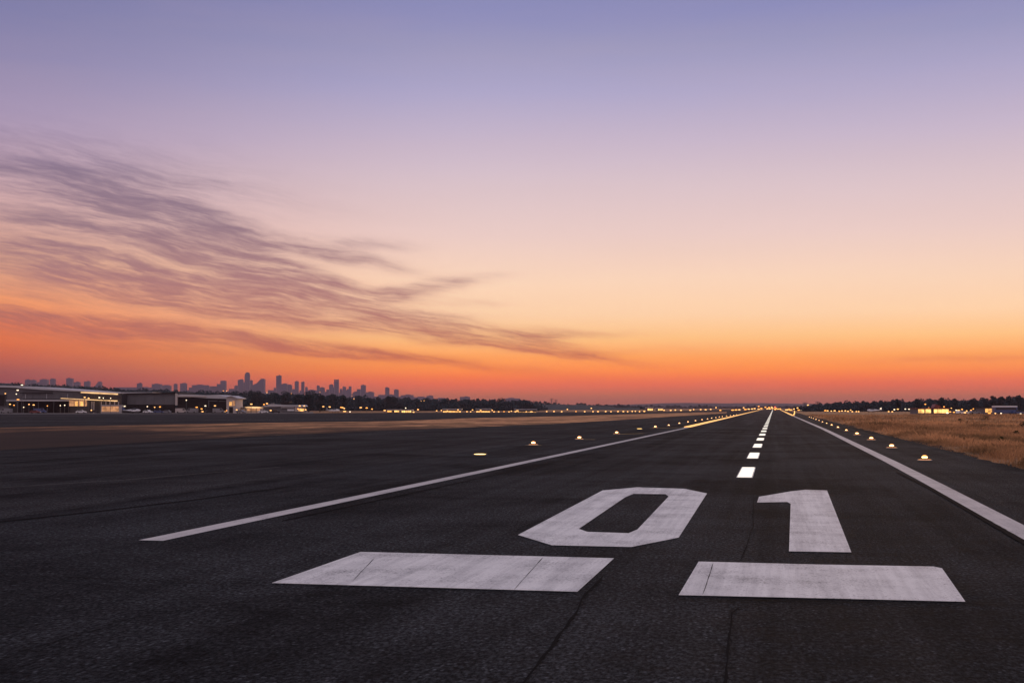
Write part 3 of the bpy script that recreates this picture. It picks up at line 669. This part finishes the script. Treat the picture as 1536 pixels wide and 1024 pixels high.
def plane(px, D, rz, sc, label, stripe='blue'):
    o = tag(empty('light_aircraft'), label, 'aircraft', 'light aircraft on the apron')
    MB().lathe([(.12, 3.9), (.45, 3.5), (.62, 2.6), (.68, 1.2), (.62, 0), (.42, -1.6), (.22, -3.2), (.1, -4.1)], 14, (0, 0, 1.35), 'x').build('fuselage', M['white'], o, True)
    MB().lathe([(.52, 1.9), (.66, 1.2), (.64, .3), (.3, -.6)], 12, (0, 0, 1.72), 'x').build('cockpit', M['glass'], o, True)
    MB().box((.75, 0, 1.02), (1.5, 10.6, .16)).build('wing', M['white'], o)
    MB().box((-3.6, 0, 1.55), (.9, 3.4, .1)).build('tailplane', M['white'], o)
    MB().prism([(-3.0, -.05, 1.55), (-3.9, -.05, 3.0), (-4.4, -.05, 3.0), (-4.3, -.05, 1.5)], (0, .1, 0)).build('tail_fin', M[stripe], o)
    MB().box((-.2, 0, 1.42), (5.4, 1.24, .14)).build('stripe', M[stripe], o)
    MB().box((4.02, 0, 1.35), (.06, .14, 1.9)).build('propeller', M['black'], o)
    for x, y in ((2.9, 0), (.4, -1.3), (.4, 1.3)):
        w = MB().lathe([(.16, -.07), (.22, -.05), (.22, .05), (.16, .07)], 12, axis='y').build('wheel', M['tyre'], o); w.location = (x, y, .22)
        MB().box((x, y, .62), (.08, .08, .8)).build('strut', M['steel'], o)
    p = pz(px, 615, D); o.location = (p.x, D, .013); o.rotation_euler.z = rz; o.scale = (sc,) * 3
plane(198, 566, .25, .95, 'white and blue light aircraft parked beside the kiosk')
plane(500, 625, -.35, .9, 'white light aircraft parked below the tall dark trees', 'grey')
plane(1311, 640, 2.6, .9, 'white light aircraft standing behind the dry grass', 'white')

# masts
def mast(px, ytop, D, label, cross=True):
    p = pz(px, ytop, D); o = tag(empty('radio_mast', (p.x, D, -.03)), label, 'mast', 'thin masts on the horizon')
    MB().lathe([(.9, 0), (.35, p.z)], 6).build('pole', M['steel'], o)
    for f in (.7, .85, .97): MB().box((0, 0, p.z * f), (5.5 if cross else 2.5, .5, .5)).build('crossarm', M['steel'], o)
mast(827.5, 597.3, 2000, 'thin mast standing over the low end of the long wood')
mast(834, 599, 2100, 'shorter mast beside the thin mast over the long wood')
mast(1207.5, 603.3, 1500, 'thin mast where the wood behind the grass begins')
mast(1226.5, 602, 1500, 'taller mast above the wood behind the grass')
mast(970, 608.5, 900, 'short mast with a red lamp over the small bright pavilion', False)

# ------------------------------------------------------------------ hills and trees
def interp(pts, x):
    if x <= pts[0][0]: return pts[0][1]
    for (a, b_), (c, d_) in zip(pts, pts[1:]):
        if x <= c: return b_ + (d_ - b_) * (x - a) / (c - a)
    return pts[-1][1]
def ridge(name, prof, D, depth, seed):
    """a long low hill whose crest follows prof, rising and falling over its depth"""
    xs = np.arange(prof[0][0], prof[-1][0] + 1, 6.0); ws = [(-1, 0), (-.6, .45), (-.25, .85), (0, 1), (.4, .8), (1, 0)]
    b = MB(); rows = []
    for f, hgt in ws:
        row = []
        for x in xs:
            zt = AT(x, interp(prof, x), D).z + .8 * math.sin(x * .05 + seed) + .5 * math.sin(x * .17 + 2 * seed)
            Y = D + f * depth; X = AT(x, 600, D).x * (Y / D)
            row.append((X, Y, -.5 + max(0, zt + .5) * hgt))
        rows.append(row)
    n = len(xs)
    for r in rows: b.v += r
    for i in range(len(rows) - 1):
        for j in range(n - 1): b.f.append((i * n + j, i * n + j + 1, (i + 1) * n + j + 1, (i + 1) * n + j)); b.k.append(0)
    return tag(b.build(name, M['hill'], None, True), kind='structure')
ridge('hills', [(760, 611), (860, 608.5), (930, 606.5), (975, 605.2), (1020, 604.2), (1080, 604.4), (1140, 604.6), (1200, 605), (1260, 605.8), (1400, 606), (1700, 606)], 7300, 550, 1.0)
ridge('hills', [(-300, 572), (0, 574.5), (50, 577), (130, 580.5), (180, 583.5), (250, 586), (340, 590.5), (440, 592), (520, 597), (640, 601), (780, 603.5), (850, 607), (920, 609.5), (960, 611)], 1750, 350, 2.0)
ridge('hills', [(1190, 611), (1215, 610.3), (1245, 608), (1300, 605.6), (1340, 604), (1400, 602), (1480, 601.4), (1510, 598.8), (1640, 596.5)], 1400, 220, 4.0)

def leafy(n, h, w, low=.12, lumps=9, leaf=.55, rg=None):
    """leaf-sized faces spread through lumps of a crown; returns vertices (n*4, 3)"""
    rg = rg or rng
    cs = []
    for i in range(lumps):
        u = (i + rg.uniform(.2, .8)) / lumps; zc = h * (low + (1 - low) * (.06 + .84 * u))
        rr = w * .5 * (1.0 - abs(u - .35) * .95); a = rg.uniform(0, 6.283)
        cs.append((math.cos(a) * rr * rg.uniform(.1, .75), math.sin(a) * rr * rg.uniform(.1, .75), zc, w * rg.uniform(.17, .30)))
    idx = rg.integers(0, lumps, n); c = np.array(cs)[idx]
    d = rg.normal(size=(n, 3)); d /= np.linalg.norm(d, axis=1)[:, None]
    p = c[:, :3] + d * (c[:, 3] * rg.uniform(.45, 1.0, n) ** .5)[:, None] * np.array([1, 1, .75])
    p[:, 2] = np.clip(p[:, 2], h * low * .6, None)
    u = rg.normal(size=(n, 3)); u /= np.linalg.norm(u, axis=1)[:, None]
    v = np.cross(u, rg.normal(size=(n, 3))); v /= np.linalg.norm(v, axis=1)[:, None]
    s_ = leaf * rg.uniform(.6, 1.4, n)[:, None]
    return np.stack([p - u * s_, p - v * s_ * .6, p + u * s_, p + v * s_ * .6], 1).reshape(-1, 3)
def quads_obj(name, v, mat, parent=None):
    n = len(v) // 4; me = bpy.data.meshes.new(name); v = np.ascontiguousarray(v, dtype=np.float32)
    me.vertices.add(n * 4); me.vertices.foreach_set('co', v.ravel()); me.loops.add(n * 4); me.loops.foreach_set('vertex_index', np.arange(n * 4, dtype=np.int32))
    me.polygons.add(n); me.polygons.foreach_set('loop_start', np.arange(0, n * 4, 4, dtype=np.int32)); me.polygons.foreach_set('loop_total', np.full(n, 4, dtype=np.int32))
    me.update(calc_edges=True); me.materials.append(mat)
    o = bpy.data.objects.new(name, me); COL.objects.link(o)
    if parent: o.parent = parent
    return o
def tree(px, ytop, D, wpx, label, group, mat='leafA', name='broadleaf_tree', low=.1):
    p = pz(px, ytop, D); h = p.z + .03; w = wpx * D / F
    o = tag(empty(name, (p.x, D, -.03)), label, 'tree', group)
    b = MB(); r = .03 * h
    b.lathe([(r, 0), (r * .8, h * .25), (r * .45, h * .6), (r * .12, h * .9)], 7)
    for k in range(5):
        a = k * 1.3; z0 = h * (.22 + .1 * k); L = w * .32
        dx, dy = math.cos(a) * L, math.sin(a) * L
        q = r * .3
        b.prism([(q, 0, z0), (-q * .5, q, z0), (-q * .5, -q, z0)], (dx, dy, L * .8))
    b.build('trunk', M['bark'], o)
    quads_obj('crown', leafy(int(900 + 25 * wpx), h, w, low, 14, .42 * D / 800), M[mat], o)
    return o
G1 = 'trees below the city skyline'; G2 = 'trees behind the lit shops'
tree(463, 586.2, 720, 26, 'tallest dark bushy tree, standing right of the low banded building', G1)
tree(480, 590.0, 740, 22, 'dark round tree just right of the tallest dark tree', G1)
tree(446, 590.5, 760, 20, 'dark tree just left of the tallest dark tree', G1)
tree(378, 585.5, 900, 24, 'dark tree under the tallest skyscraper', G1)
tree(389, 584.8, 900, 14, 'narrow pointed tree beside the tree under the tallest skyscraper', G1)
tree(428, 587.0, 880, 20, 'rounded tree between the low banded building and the twin thin towers', G1)
tree(412, 589.0, 860, 22, 'low broad tree behind the low banded building', G1, 'leafB')
tree(352, 587.0, 940, 24, 'broad tree behind the small gabled shed', G1, 'leafB')
tree(500, 591.5, 900, 26, 'broad tree below the crowned skyscraper', G1)
tree(515, 591.8, 920, 14, 'small round tree right of the crowned skyscraper', G1)
tree(538, 594.0, 960, 24, 'broad grey tree behind the second light aircraft', G1, 'leafB')
tree(583, 594.0, 960, 22, 'dark tree below the pair of small square towers', G1)
tree(592, 595.0, 980, 18, 'smaller dark tree below the pair of small square towers', G1)
for x, y, w, lb_ in ((1346, 598.8, 12, 'flat topped tree over the lamps, first of the trees behind the shops'), (1376, 598.2, 15, 'broad flat topped tree over the bright yellow shop'), (1412, 596.2, 15, 'tall square topped tree over the broad bright shop'),
                     (1433, 597.6, 14, 'low tree right of the square topped tree'), (1461, 597.6, 16, 'round tree left of the orange lit house'), (1479, 597.2, 12, 'small round tree over the orange lit house'),
                     (1490, 592.8, 16, 'tall tree between the orange house and the red roofed building'), (1502, 593.4, 14, 'tall tree over the red roofed lit building'), (1515, 595.0, 16, 'broad low tree right of the red roofed building'), (1529, 592.0, 18, 'tallest broad tree at the edge of the frame')):
    tree(x, y, 820, w, lb_, G2)

for bx_, by_, bw_, lb_ in ((1478, 629, 18, 'broad dark weed clump in the dry grass, the one farthest from the runway'), (1440, 634, 12, 'small dark weed clump in the dry grass, leftmost of them in the picture'),
                           (1524, 657, 16, 'dark weed clump in the dry grass, second lowest of them in the picture'), (1502, 666, 9, 'tiny dark weed clump in the dry grass, lowest of them in the picture'), (1535, 641, 14, 'dark weed clump in the dry grass at the edge of the frame')):
    p = G(bx_, by_, -.03); w_ = bw_ * p.y / F
    o = tag(quads_obj('weed_clump', leafy(420, .55, w_ * 1.25, .0, 9, .08), M['weed']), lb_, 'weeds', 'weed clumps in the dry grass'); o.location = p; o.rotation_euler.z = 0

def woods(name, prof, x0, x1, step, Ds, label, mat, n=340, wpx=(10, 22)):
    vs = []
    for D in Ds:
        x = x0
        while x < x1:
            top = interp(prof, x) + random.choice((random.uniform(-1.6, .4), random.uniform(0, 2.6), random.uniform(.5, 3.2))) + (0 if D == Ds[-1] else random.uniform(1.5, 5.5))
            p = pz(x, top, D); h = max(p.z + .3, 2.5); w = random.uniform(*wpx) * D / F
            q = leafy(n, h, max(w, h * .6), .02, 9, .80 * D / 1000)
            q[:, 0] += p.x; q[:, 1] += D + random.uniform(-25, 25); vs.append(q)
            q2 = leafy(n // 3, h * .5, w * 1.5, .0, 5, .85 * D / 1000); q2[:, 0] += p.x + w * .5; q2[:, 1] += D - 20; vs.append(q2)
            x += step * random.uniform(.6, 1.4)
    return tag(quads_obj(name, np.concatenate(vs), M[mat]), label, 'wood', None, 'stuff')
profL = [(-80, 571), (0, 571.5), (25, 571), (45, 573.5), (70, 575), (130, 577.5), (180, 580.5), (250, 583), (290, 585), (340, 587.5), (400, 588.5), (440, 589), (490, 591), (520, 594.5), (570, 596), (640, 598), (690, 598.3), (730, 599), (780, 600), (792, 602.5), (850, 604.5), (900, 606.5), (960, 608.5)]
profR = [(1195, 611), (1215, 608.5), (1240, 605.5), (1262, 604.2), (1300, 602.6), (1340, 600.8), (1400, 598.8), (1440, 598.8), (1480, 598.2), (1500, 595.5), (1536, 594), (1640, 593)]
woods('woods', profL, -70, 300, 6, (1000, 1250, 1500), 'long dark wood rising behind the hangars', 'leafB')
woods('woods', profL, 290, 800, 5.5, (1000, 1150, 1300), 'long dark wood below the city skyline', 'leafB')
woods('woods', profL, 790, 965, 6, (1900, 2200), 'low far end of the wood before the hills', 'leafB', 200, (6, 12))
woods('woods', profR, 1205, 1620, 5.5, (860, 980, 1100), 'dark wood behind the dry grass and lit shops', 'leafB')
woods('woods', [(960, 609.3), (1210, 609.3)], 960, 1215, 5, (3200,), 'thin far line of trees at the runway end', 'leafB', 120, (5, 9))

# ------------------------------------------------------------------ city skyline
CD = 6500
sky_n = [0]
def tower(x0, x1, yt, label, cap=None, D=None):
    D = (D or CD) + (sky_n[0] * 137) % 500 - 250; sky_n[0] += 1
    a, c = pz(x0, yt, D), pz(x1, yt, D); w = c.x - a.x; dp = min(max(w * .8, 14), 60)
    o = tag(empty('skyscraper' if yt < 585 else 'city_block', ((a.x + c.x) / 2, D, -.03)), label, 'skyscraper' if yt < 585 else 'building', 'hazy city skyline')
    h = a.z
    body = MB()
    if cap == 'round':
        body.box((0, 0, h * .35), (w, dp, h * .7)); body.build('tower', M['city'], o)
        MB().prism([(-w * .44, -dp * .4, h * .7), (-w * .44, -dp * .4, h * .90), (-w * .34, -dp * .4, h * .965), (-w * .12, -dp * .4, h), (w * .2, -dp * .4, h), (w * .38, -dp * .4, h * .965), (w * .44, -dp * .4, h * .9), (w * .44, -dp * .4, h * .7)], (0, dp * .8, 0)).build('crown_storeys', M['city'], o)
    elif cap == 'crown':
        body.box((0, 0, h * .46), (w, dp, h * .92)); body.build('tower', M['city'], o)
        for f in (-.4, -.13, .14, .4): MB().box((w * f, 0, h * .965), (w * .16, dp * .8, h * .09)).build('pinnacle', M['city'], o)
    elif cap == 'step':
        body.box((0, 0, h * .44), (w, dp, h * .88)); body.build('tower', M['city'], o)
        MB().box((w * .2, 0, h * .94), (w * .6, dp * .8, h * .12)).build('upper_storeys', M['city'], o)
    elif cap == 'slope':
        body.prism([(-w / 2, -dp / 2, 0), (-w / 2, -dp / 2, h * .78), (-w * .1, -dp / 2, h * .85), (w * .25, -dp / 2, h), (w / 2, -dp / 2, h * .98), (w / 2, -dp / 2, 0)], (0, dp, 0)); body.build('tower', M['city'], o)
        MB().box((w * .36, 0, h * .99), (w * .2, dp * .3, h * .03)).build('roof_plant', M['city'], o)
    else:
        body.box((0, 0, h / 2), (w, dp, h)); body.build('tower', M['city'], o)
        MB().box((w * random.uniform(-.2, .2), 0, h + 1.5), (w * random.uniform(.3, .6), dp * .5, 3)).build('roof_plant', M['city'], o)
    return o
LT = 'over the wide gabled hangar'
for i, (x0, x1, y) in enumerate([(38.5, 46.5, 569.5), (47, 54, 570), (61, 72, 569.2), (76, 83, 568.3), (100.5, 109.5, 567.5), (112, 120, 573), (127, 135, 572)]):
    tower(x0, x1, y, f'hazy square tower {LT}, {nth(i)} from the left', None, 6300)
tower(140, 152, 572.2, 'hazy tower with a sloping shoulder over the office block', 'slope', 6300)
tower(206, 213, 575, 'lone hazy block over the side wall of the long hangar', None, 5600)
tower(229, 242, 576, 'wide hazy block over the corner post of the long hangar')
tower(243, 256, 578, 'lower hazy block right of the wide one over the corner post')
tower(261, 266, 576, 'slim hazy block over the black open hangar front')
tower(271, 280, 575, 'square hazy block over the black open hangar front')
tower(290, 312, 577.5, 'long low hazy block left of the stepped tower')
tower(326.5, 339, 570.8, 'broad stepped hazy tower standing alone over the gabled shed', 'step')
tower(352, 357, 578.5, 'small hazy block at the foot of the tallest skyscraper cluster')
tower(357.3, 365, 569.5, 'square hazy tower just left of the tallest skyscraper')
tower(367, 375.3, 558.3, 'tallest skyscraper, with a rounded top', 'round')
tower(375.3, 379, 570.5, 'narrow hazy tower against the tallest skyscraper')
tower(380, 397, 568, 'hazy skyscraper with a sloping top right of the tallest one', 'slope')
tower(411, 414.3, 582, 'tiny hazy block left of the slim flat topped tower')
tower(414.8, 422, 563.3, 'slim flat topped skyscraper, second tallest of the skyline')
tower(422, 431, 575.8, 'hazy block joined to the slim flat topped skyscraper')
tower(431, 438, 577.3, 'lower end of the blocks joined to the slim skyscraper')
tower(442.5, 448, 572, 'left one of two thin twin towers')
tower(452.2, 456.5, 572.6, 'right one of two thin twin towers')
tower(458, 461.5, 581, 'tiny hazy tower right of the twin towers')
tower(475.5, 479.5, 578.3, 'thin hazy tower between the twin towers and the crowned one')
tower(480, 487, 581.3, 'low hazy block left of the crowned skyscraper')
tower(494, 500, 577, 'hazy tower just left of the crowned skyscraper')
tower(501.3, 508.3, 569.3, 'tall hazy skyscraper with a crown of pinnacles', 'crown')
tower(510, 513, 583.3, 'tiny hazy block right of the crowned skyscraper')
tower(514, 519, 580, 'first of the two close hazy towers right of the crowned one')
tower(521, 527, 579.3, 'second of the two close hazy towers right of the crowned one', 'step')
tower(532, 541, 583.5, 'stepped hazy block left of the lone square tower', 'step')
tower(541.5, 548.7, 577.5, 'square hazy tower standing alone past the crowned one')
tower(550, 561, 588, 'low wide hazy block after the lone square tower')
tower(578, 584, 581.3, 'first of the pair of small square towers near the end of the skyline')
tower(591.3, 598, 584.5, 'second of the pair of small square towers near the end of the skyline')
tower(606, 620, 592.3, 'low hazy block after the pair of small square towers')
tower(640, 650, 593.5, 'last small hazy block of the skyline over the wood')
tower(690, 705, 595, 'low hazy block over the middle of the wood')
tower(758, 780, 597.3, 'long flat hazy block over the end of the wood')
fill = [(213, 229, 581), (280, 290, 581), (312, 327, 580), (339, 352, 583), (397, 411, 585), (365, 367.5, 574), (438, 443, 584), (448, 452, 585.5), (461, 475, 585), (487, 494, 584), (500, 502, 581), (508, 514, 586), (519, 521.5, 585), (527, 533, 588), (548, 552, 589), (561, 578, 592), (584, 592, 592), (598, 606, 592.5), (620, 640, 595.5), (650, 668, 596.5), (54, 61, 573.5), (152, 206, 580.8)]
for i, (x0, x1, y) in enumerate(sorted(fill)):
    o = tower(x0, x1, y, f'low pale hazy filler block, {nth(i)} from the left among the low rows of the skyline', 'step' if i % 2 else None)
    o.name = 'city_block'

# ------------------------------------------------------------------ air
DENS = .000068
mh, t, out = newmat('haze')
vol = t.n('ShaderNodeVolumePrincipled', {'Color': (.90, .64, .71, 1), 'Density': DENS, 'Anisotropy': 0.0})
t.t.links.new(vol.outputs[0], out.inputs['Volume'])
hz = MB().box((0, 4100, 128), (16600, 8400 + 200, 260)).build('haze', mh); tag(hz, kind='stuff')

# ------------------------------------------------------------------ sky and sun
w = bpy.data.worlds.new('World'); S.world = w; w.use_nodes = True; w.node_tree.nodes.clear()
t = NT(w.node_tree)
out = t.n('ShaderNodeOutputWorld'); bg = t.n('ShaderNodeBackground'); t.t.links.new(bg.outputs[0], out.inputs[0])
gen = t.n('ShaderNodeTexCoord').outputs['Generated']
sp = t.n('ShaderNodeSeparateXYZ', {0: gen}); X, Y, Z = sp.outputs
az = t.m('ARCTAN2', X, Y); el = t.m('ARCSINE', Z)
def stops(rows, top=2400.0):
    o = []
    for p, c in rows:          # the sky behind the air: what is wanted less what the haze adds
        T = math.exp(-DENS * min(8300, 257 * F / max(p, 1))); L = lin(c)
        o.append((max(0.0, min(1.0, math.atan(p / F) / (math.pi / 2))), tuple(max(.004, (L[i] - (1 - T) * JH[i]) / T) for i in range(3)) + (1,)))
    return o
JH = (.190, .148, .190)
q = t.m('DIVIDE', t.m('MAXIMUM', el, 0.0), math.pi / 2)
fq = t.m('POWER', q, .5)                       # finer steps near the horizon
def rampsky(rows):
    st = [(math.sqrt(p), c) for p, c in stops(rows)]
    return t.ramp(fq, st)
rightR = rampsky([(0, (150, 98, 96)), (10, (160, 100, 96)), (17, (175, 106, 95)), (34, (222, 112, 92)), (45, (242, 124, 84)), (56, (253, 143, 82)), (76, (254, 163, 95)), (104, (254, 195, 134)), (139, (254, 210, 170)), (189, (251, 214, 187)), (259, (235, 205, 199)), (339, (217, 195, 203)), (401, (199, 183, 204)), (479, (173, 167, 202)), (549, (153, 152, 190)), (591, (140, 142, 188)), (611, (136, 139, 186)), (800, (132, 136, 182)), (1300, (150, 149, 180)), (4000, (176, 170, 182)), (90000, (180, 174, 184))])
leftR = rampsky([(0, (118, 68, 84)), (14, (122, 70, 84)), (34, (132, 73, 84)), (50, (146, 80, 86)), (70, (186, 89, 78)), (94, (216, 105, 72)), (114, (235, 121, 75)), (150, (240, 148, 98)), (205, (234, 172, 136)), (270, (220, 174, 166)), (340, (194, 164, 178)), (410, (166, 149, 180)), (490, (140, 134, 173)), (560, (125, 125, 168)), (611, (116, 119, 164)), (800, (124, 128, 172)), (1300, (148, 147, 178)), (4000, (176, 170, 182)), (90000, (180, 174, 184))])
backR = rampsky([(0, (150, 120, 135)), (60, (165, 130, 145)), (150, (196, 164, 172)), (300, (204, 180, 186)), (600, (200, 184, 192)), (1300, (190, 178, 188)), (4000, (182, 174, 184)), (90000, (180, 172, 184))])
mf = t.mapr(az, -.46, .0, 0, 1, 'SMOOTHSTEP')
base_c = t.mix(mf, leftR, rightR)
ab = t.m('ABSOLUTE', t.m('SUBTRACT', az, .15))
base_c = t.mix(t.mapr(ab, .7, 1.9, 0, 1, 'SMOOTHSTEP'), base_c, backR)
# clouds in sky angles: u = azimuth, v = elevation, both in 1/1900 rad
pos = t.n('ShaderNodeCombineXYZ', {0: t.m('MULTIPLY', az, F), 1: t.m('MULTIPLY', el, F)}).outputs[0]
def sky_uv(px, py):
    d = ray(px, py); return (math.atan2(d.x, d.y) * F, math.asin(d.z / d.length) * F)
wn = t.n('ShaderNodeTexNoise', {'Vector': t.xf(pos, sc=(.0055, .013, 1)), 'Scale': 1.0, 'Detail': 4.0, 'Roughness': .55})
wv = t.n('ShaderNodeVectorMath', {0: wn.outputs['Color'], 1: (.5, .5, .5)}, operation='SUBTRACT').outputs[0]
wv = t.n('ShaderNodeVectorMath', {0: wv, 1: (70, 30, 0)}, operation='MULTIPLY').outputs[0]
posw = t.n('ShaderNodeVectorMath', {0: pos, 1: wv}, operation='ADD').outputs[0]
ANG = -.165
rotp = t.xf(posw, rot=(0, 0, -ANG))
s1 = t.noise(t.xf(rotp, sc=(.006, .055, 1)), 1.0, 6, .62)
s2 = t.noise(t.xf(rotp, sc=(.012, .13, 1), loc=(7, 3, 0)), 1.0, 5, .65)
s3 = t.noise(t.xf(rotp, sc=(.03, .30, 1), loc=(2, 9, 0)), 1.0, 4, .6)
tex = t.m('ADD', t.m('MULTIPLY', s1, .55), t.m('ADD', t.m('MULTIPLY', s2, .38), t.m('MULTIPLY', s3, .22)))
tex = t.mapr(tex, .38, .78)
STROKES = [  # centre, half length, half thickness, slope (down to the right), strength
 (130, 292, 260, 24, .22, .62), (225, 312, 150, 17, .26, .95), (90, 238, 300, 40, .10, .34), (285, 338, 90, 10, .26, .65), (80, 345, 190, 17, .16, .62), (250, 366, 190, 13, .20, .52), (60, 372, 170, 9, .14, .45),
 (175, 402, 160, 11, .17, .95), (120, 418, 210, 13, .17, .95), (300, 456, 150, 14, .20, 1.0), (60, 440, 150, 8, .12, .5), (400, 402, 150, 17, .24, .90), (430, 413, 85, 13, .18, .85), (330, 430, 140, 9, .17, .5),
 (515, 383, 115, 9, .19, .82), (560, 366, 75, 7, .0, .45), (470, 360, 120, 8, .08, .3), (440, 442, 180, 18, .13, .60), (640, 431, 115, 9, -.13, .82), (560, 447, 120, 10, -.02, .5), (390, 470, 120, 8, .14, .5),
 (520, 478, 170, 15, .14, .75), (640, 495, 160, 14, .13, .95), (775, 516, 125, 10, .13, 1.0), (800, 503, 95, 7, -.03, .55), (880, 537, 130, 4.5, .13, .70), (720, 457, 60, 4, .03, .5), (680, 474, 100, 6, .02, .4), (750, 490, 90, 5, .0, .4),
 (150, 492, 260, 17, .07, .85), (60, 478, 160, 11, .05, .65), (450, 523, 270, 8, .10, .75), (640, 541, 280, 6, .09, .55), (330, 508, 180, 8, .10, .65), (200, 252, 260, 15, .16, .30), (250, 525, 220, 5, .09, .4),
 (1000, 526, 90, 4, -.04, .35), (1480, 536, 110, 4, .02, .40), (1420, 543, 130, 3.5, .0, .36), (1330, 540, 120, 3, .01, .25), (1110, 578.5, 30, 2.4, .0, .5), (860, 500, 120, 5, .02, .45)]
acc = None
for cx, cy, hl, th, sl, st in STROKES:
    u, v = sky_uv(cx, cy)
    m_ = t.xf(posw, loc=(u, v, 0), rot=(0, 0, -math.atan(sl)), sc=(hl * 1.15, th * 1.5, 1), kind='TEXTURE')
    ln = t.n('ShaderNodeVectorMath', {0: m_}, operation='LENGTH').outputs['Value']
    g_ = t.mapr(ln, .0, 1.7, st, 0.0, 'SMOOTHERSTEP')
    acc = g_ if acc is None else t.m('ADD', acc, g_)
env = t.m('MINIMUM', acc, 1.25)
cl = t.m('MULTIPLY', env, t.m('ADD', t.m('MULTIPLY', tex, .90), .19))
# thin veil over the whole dusk side
veil = t.m('MULTIPLY', t.mapr(az, .02, -.34, 0, .40, 'SMOOTHSTEP'), t.m('MULTIPLY', t.mapr(el, .04, .1, 0, 1), t.mapr(el, .15, .26, 1, 0)))
cl = t.m('ADD', cl, t.m('MULTIPLY', veil, tex))
cl = t.mapr(cl, 0, 1.25, 0, .88, 'SMOOTHSTEP')
front = t.mapr(Y, .0, .15)
cl = t.m('MULTIPLY', cl, front)
cc = rampsky([(0, (150, 82, 88)), (55, (190, 96, 84)), (85, (178, 98, 92)), (130, (166, 104, 104)), (190, (154, 108, 118)), (270, (132, 108, 126)), (340, (124, 108, 134)), (420, (132, 122, 158)), (560, (126, 122, 164))])
col = t.mix(cl, base_c, cc)
# faint unevenness of the whole sky
un = t.noise(t.xf(pos, sc=(.0016, .012, 1)), 1.0, 4, .6)
col = t.mix(t.mapr(un, .3, .7, 0, .09), col, (.66, .46, .40))
t.t.links.new(col, bg.inputs[0]); bg.inputs[1].default_value = 1.0
try:
    w.cycles.sampling_method = 'MANUAL'; w.cycles.sample_map_resolution = 512
except Exception: pass
sl = bpy.data.lights.new('sun', 'SUN'); sl.energy = .45; sl.angle = R(12); sl.color = (1.0, .62, .36)
so = bpy.data.objects.new('sun', sl); COL.objects.link(so)
sd = Vector((math.sin(R(16)) * math.cos(R(2.5)), math.cos(R(16)) * math.cos(R(2.5)), math.sin(R(2.5))))
so.rotation_euler = (-sd).to_track_quat('-Z', 'Y').to_euler()

# ------------------------------------------------------------------ render settings
S.view_settings.view_transform = 'Standard'; S.view_settings.look = 'None'; S.view_settings.exposure = 0.0; S.view_settings.gamma = 1.0
S.render.engine = 'CYCLES'
c = S.cycles
c.use_denoising = True
try: c.denoiser = 'OPENIMAGEDENOISE'; c.denoising_input_passes = 'RGB_ALBEDO_NORMAL'
except Exception: pass
c.max_bounces = 4; c.diffuse_bounces = 2; c.glossy_bounces = 2; c.transmission_bounces = 2; c.volume_bounces = 0; c.transparent_max_bounces = 4
c.sample_clamp_indirect = 4.0; c.use_adaptive_sampling = False
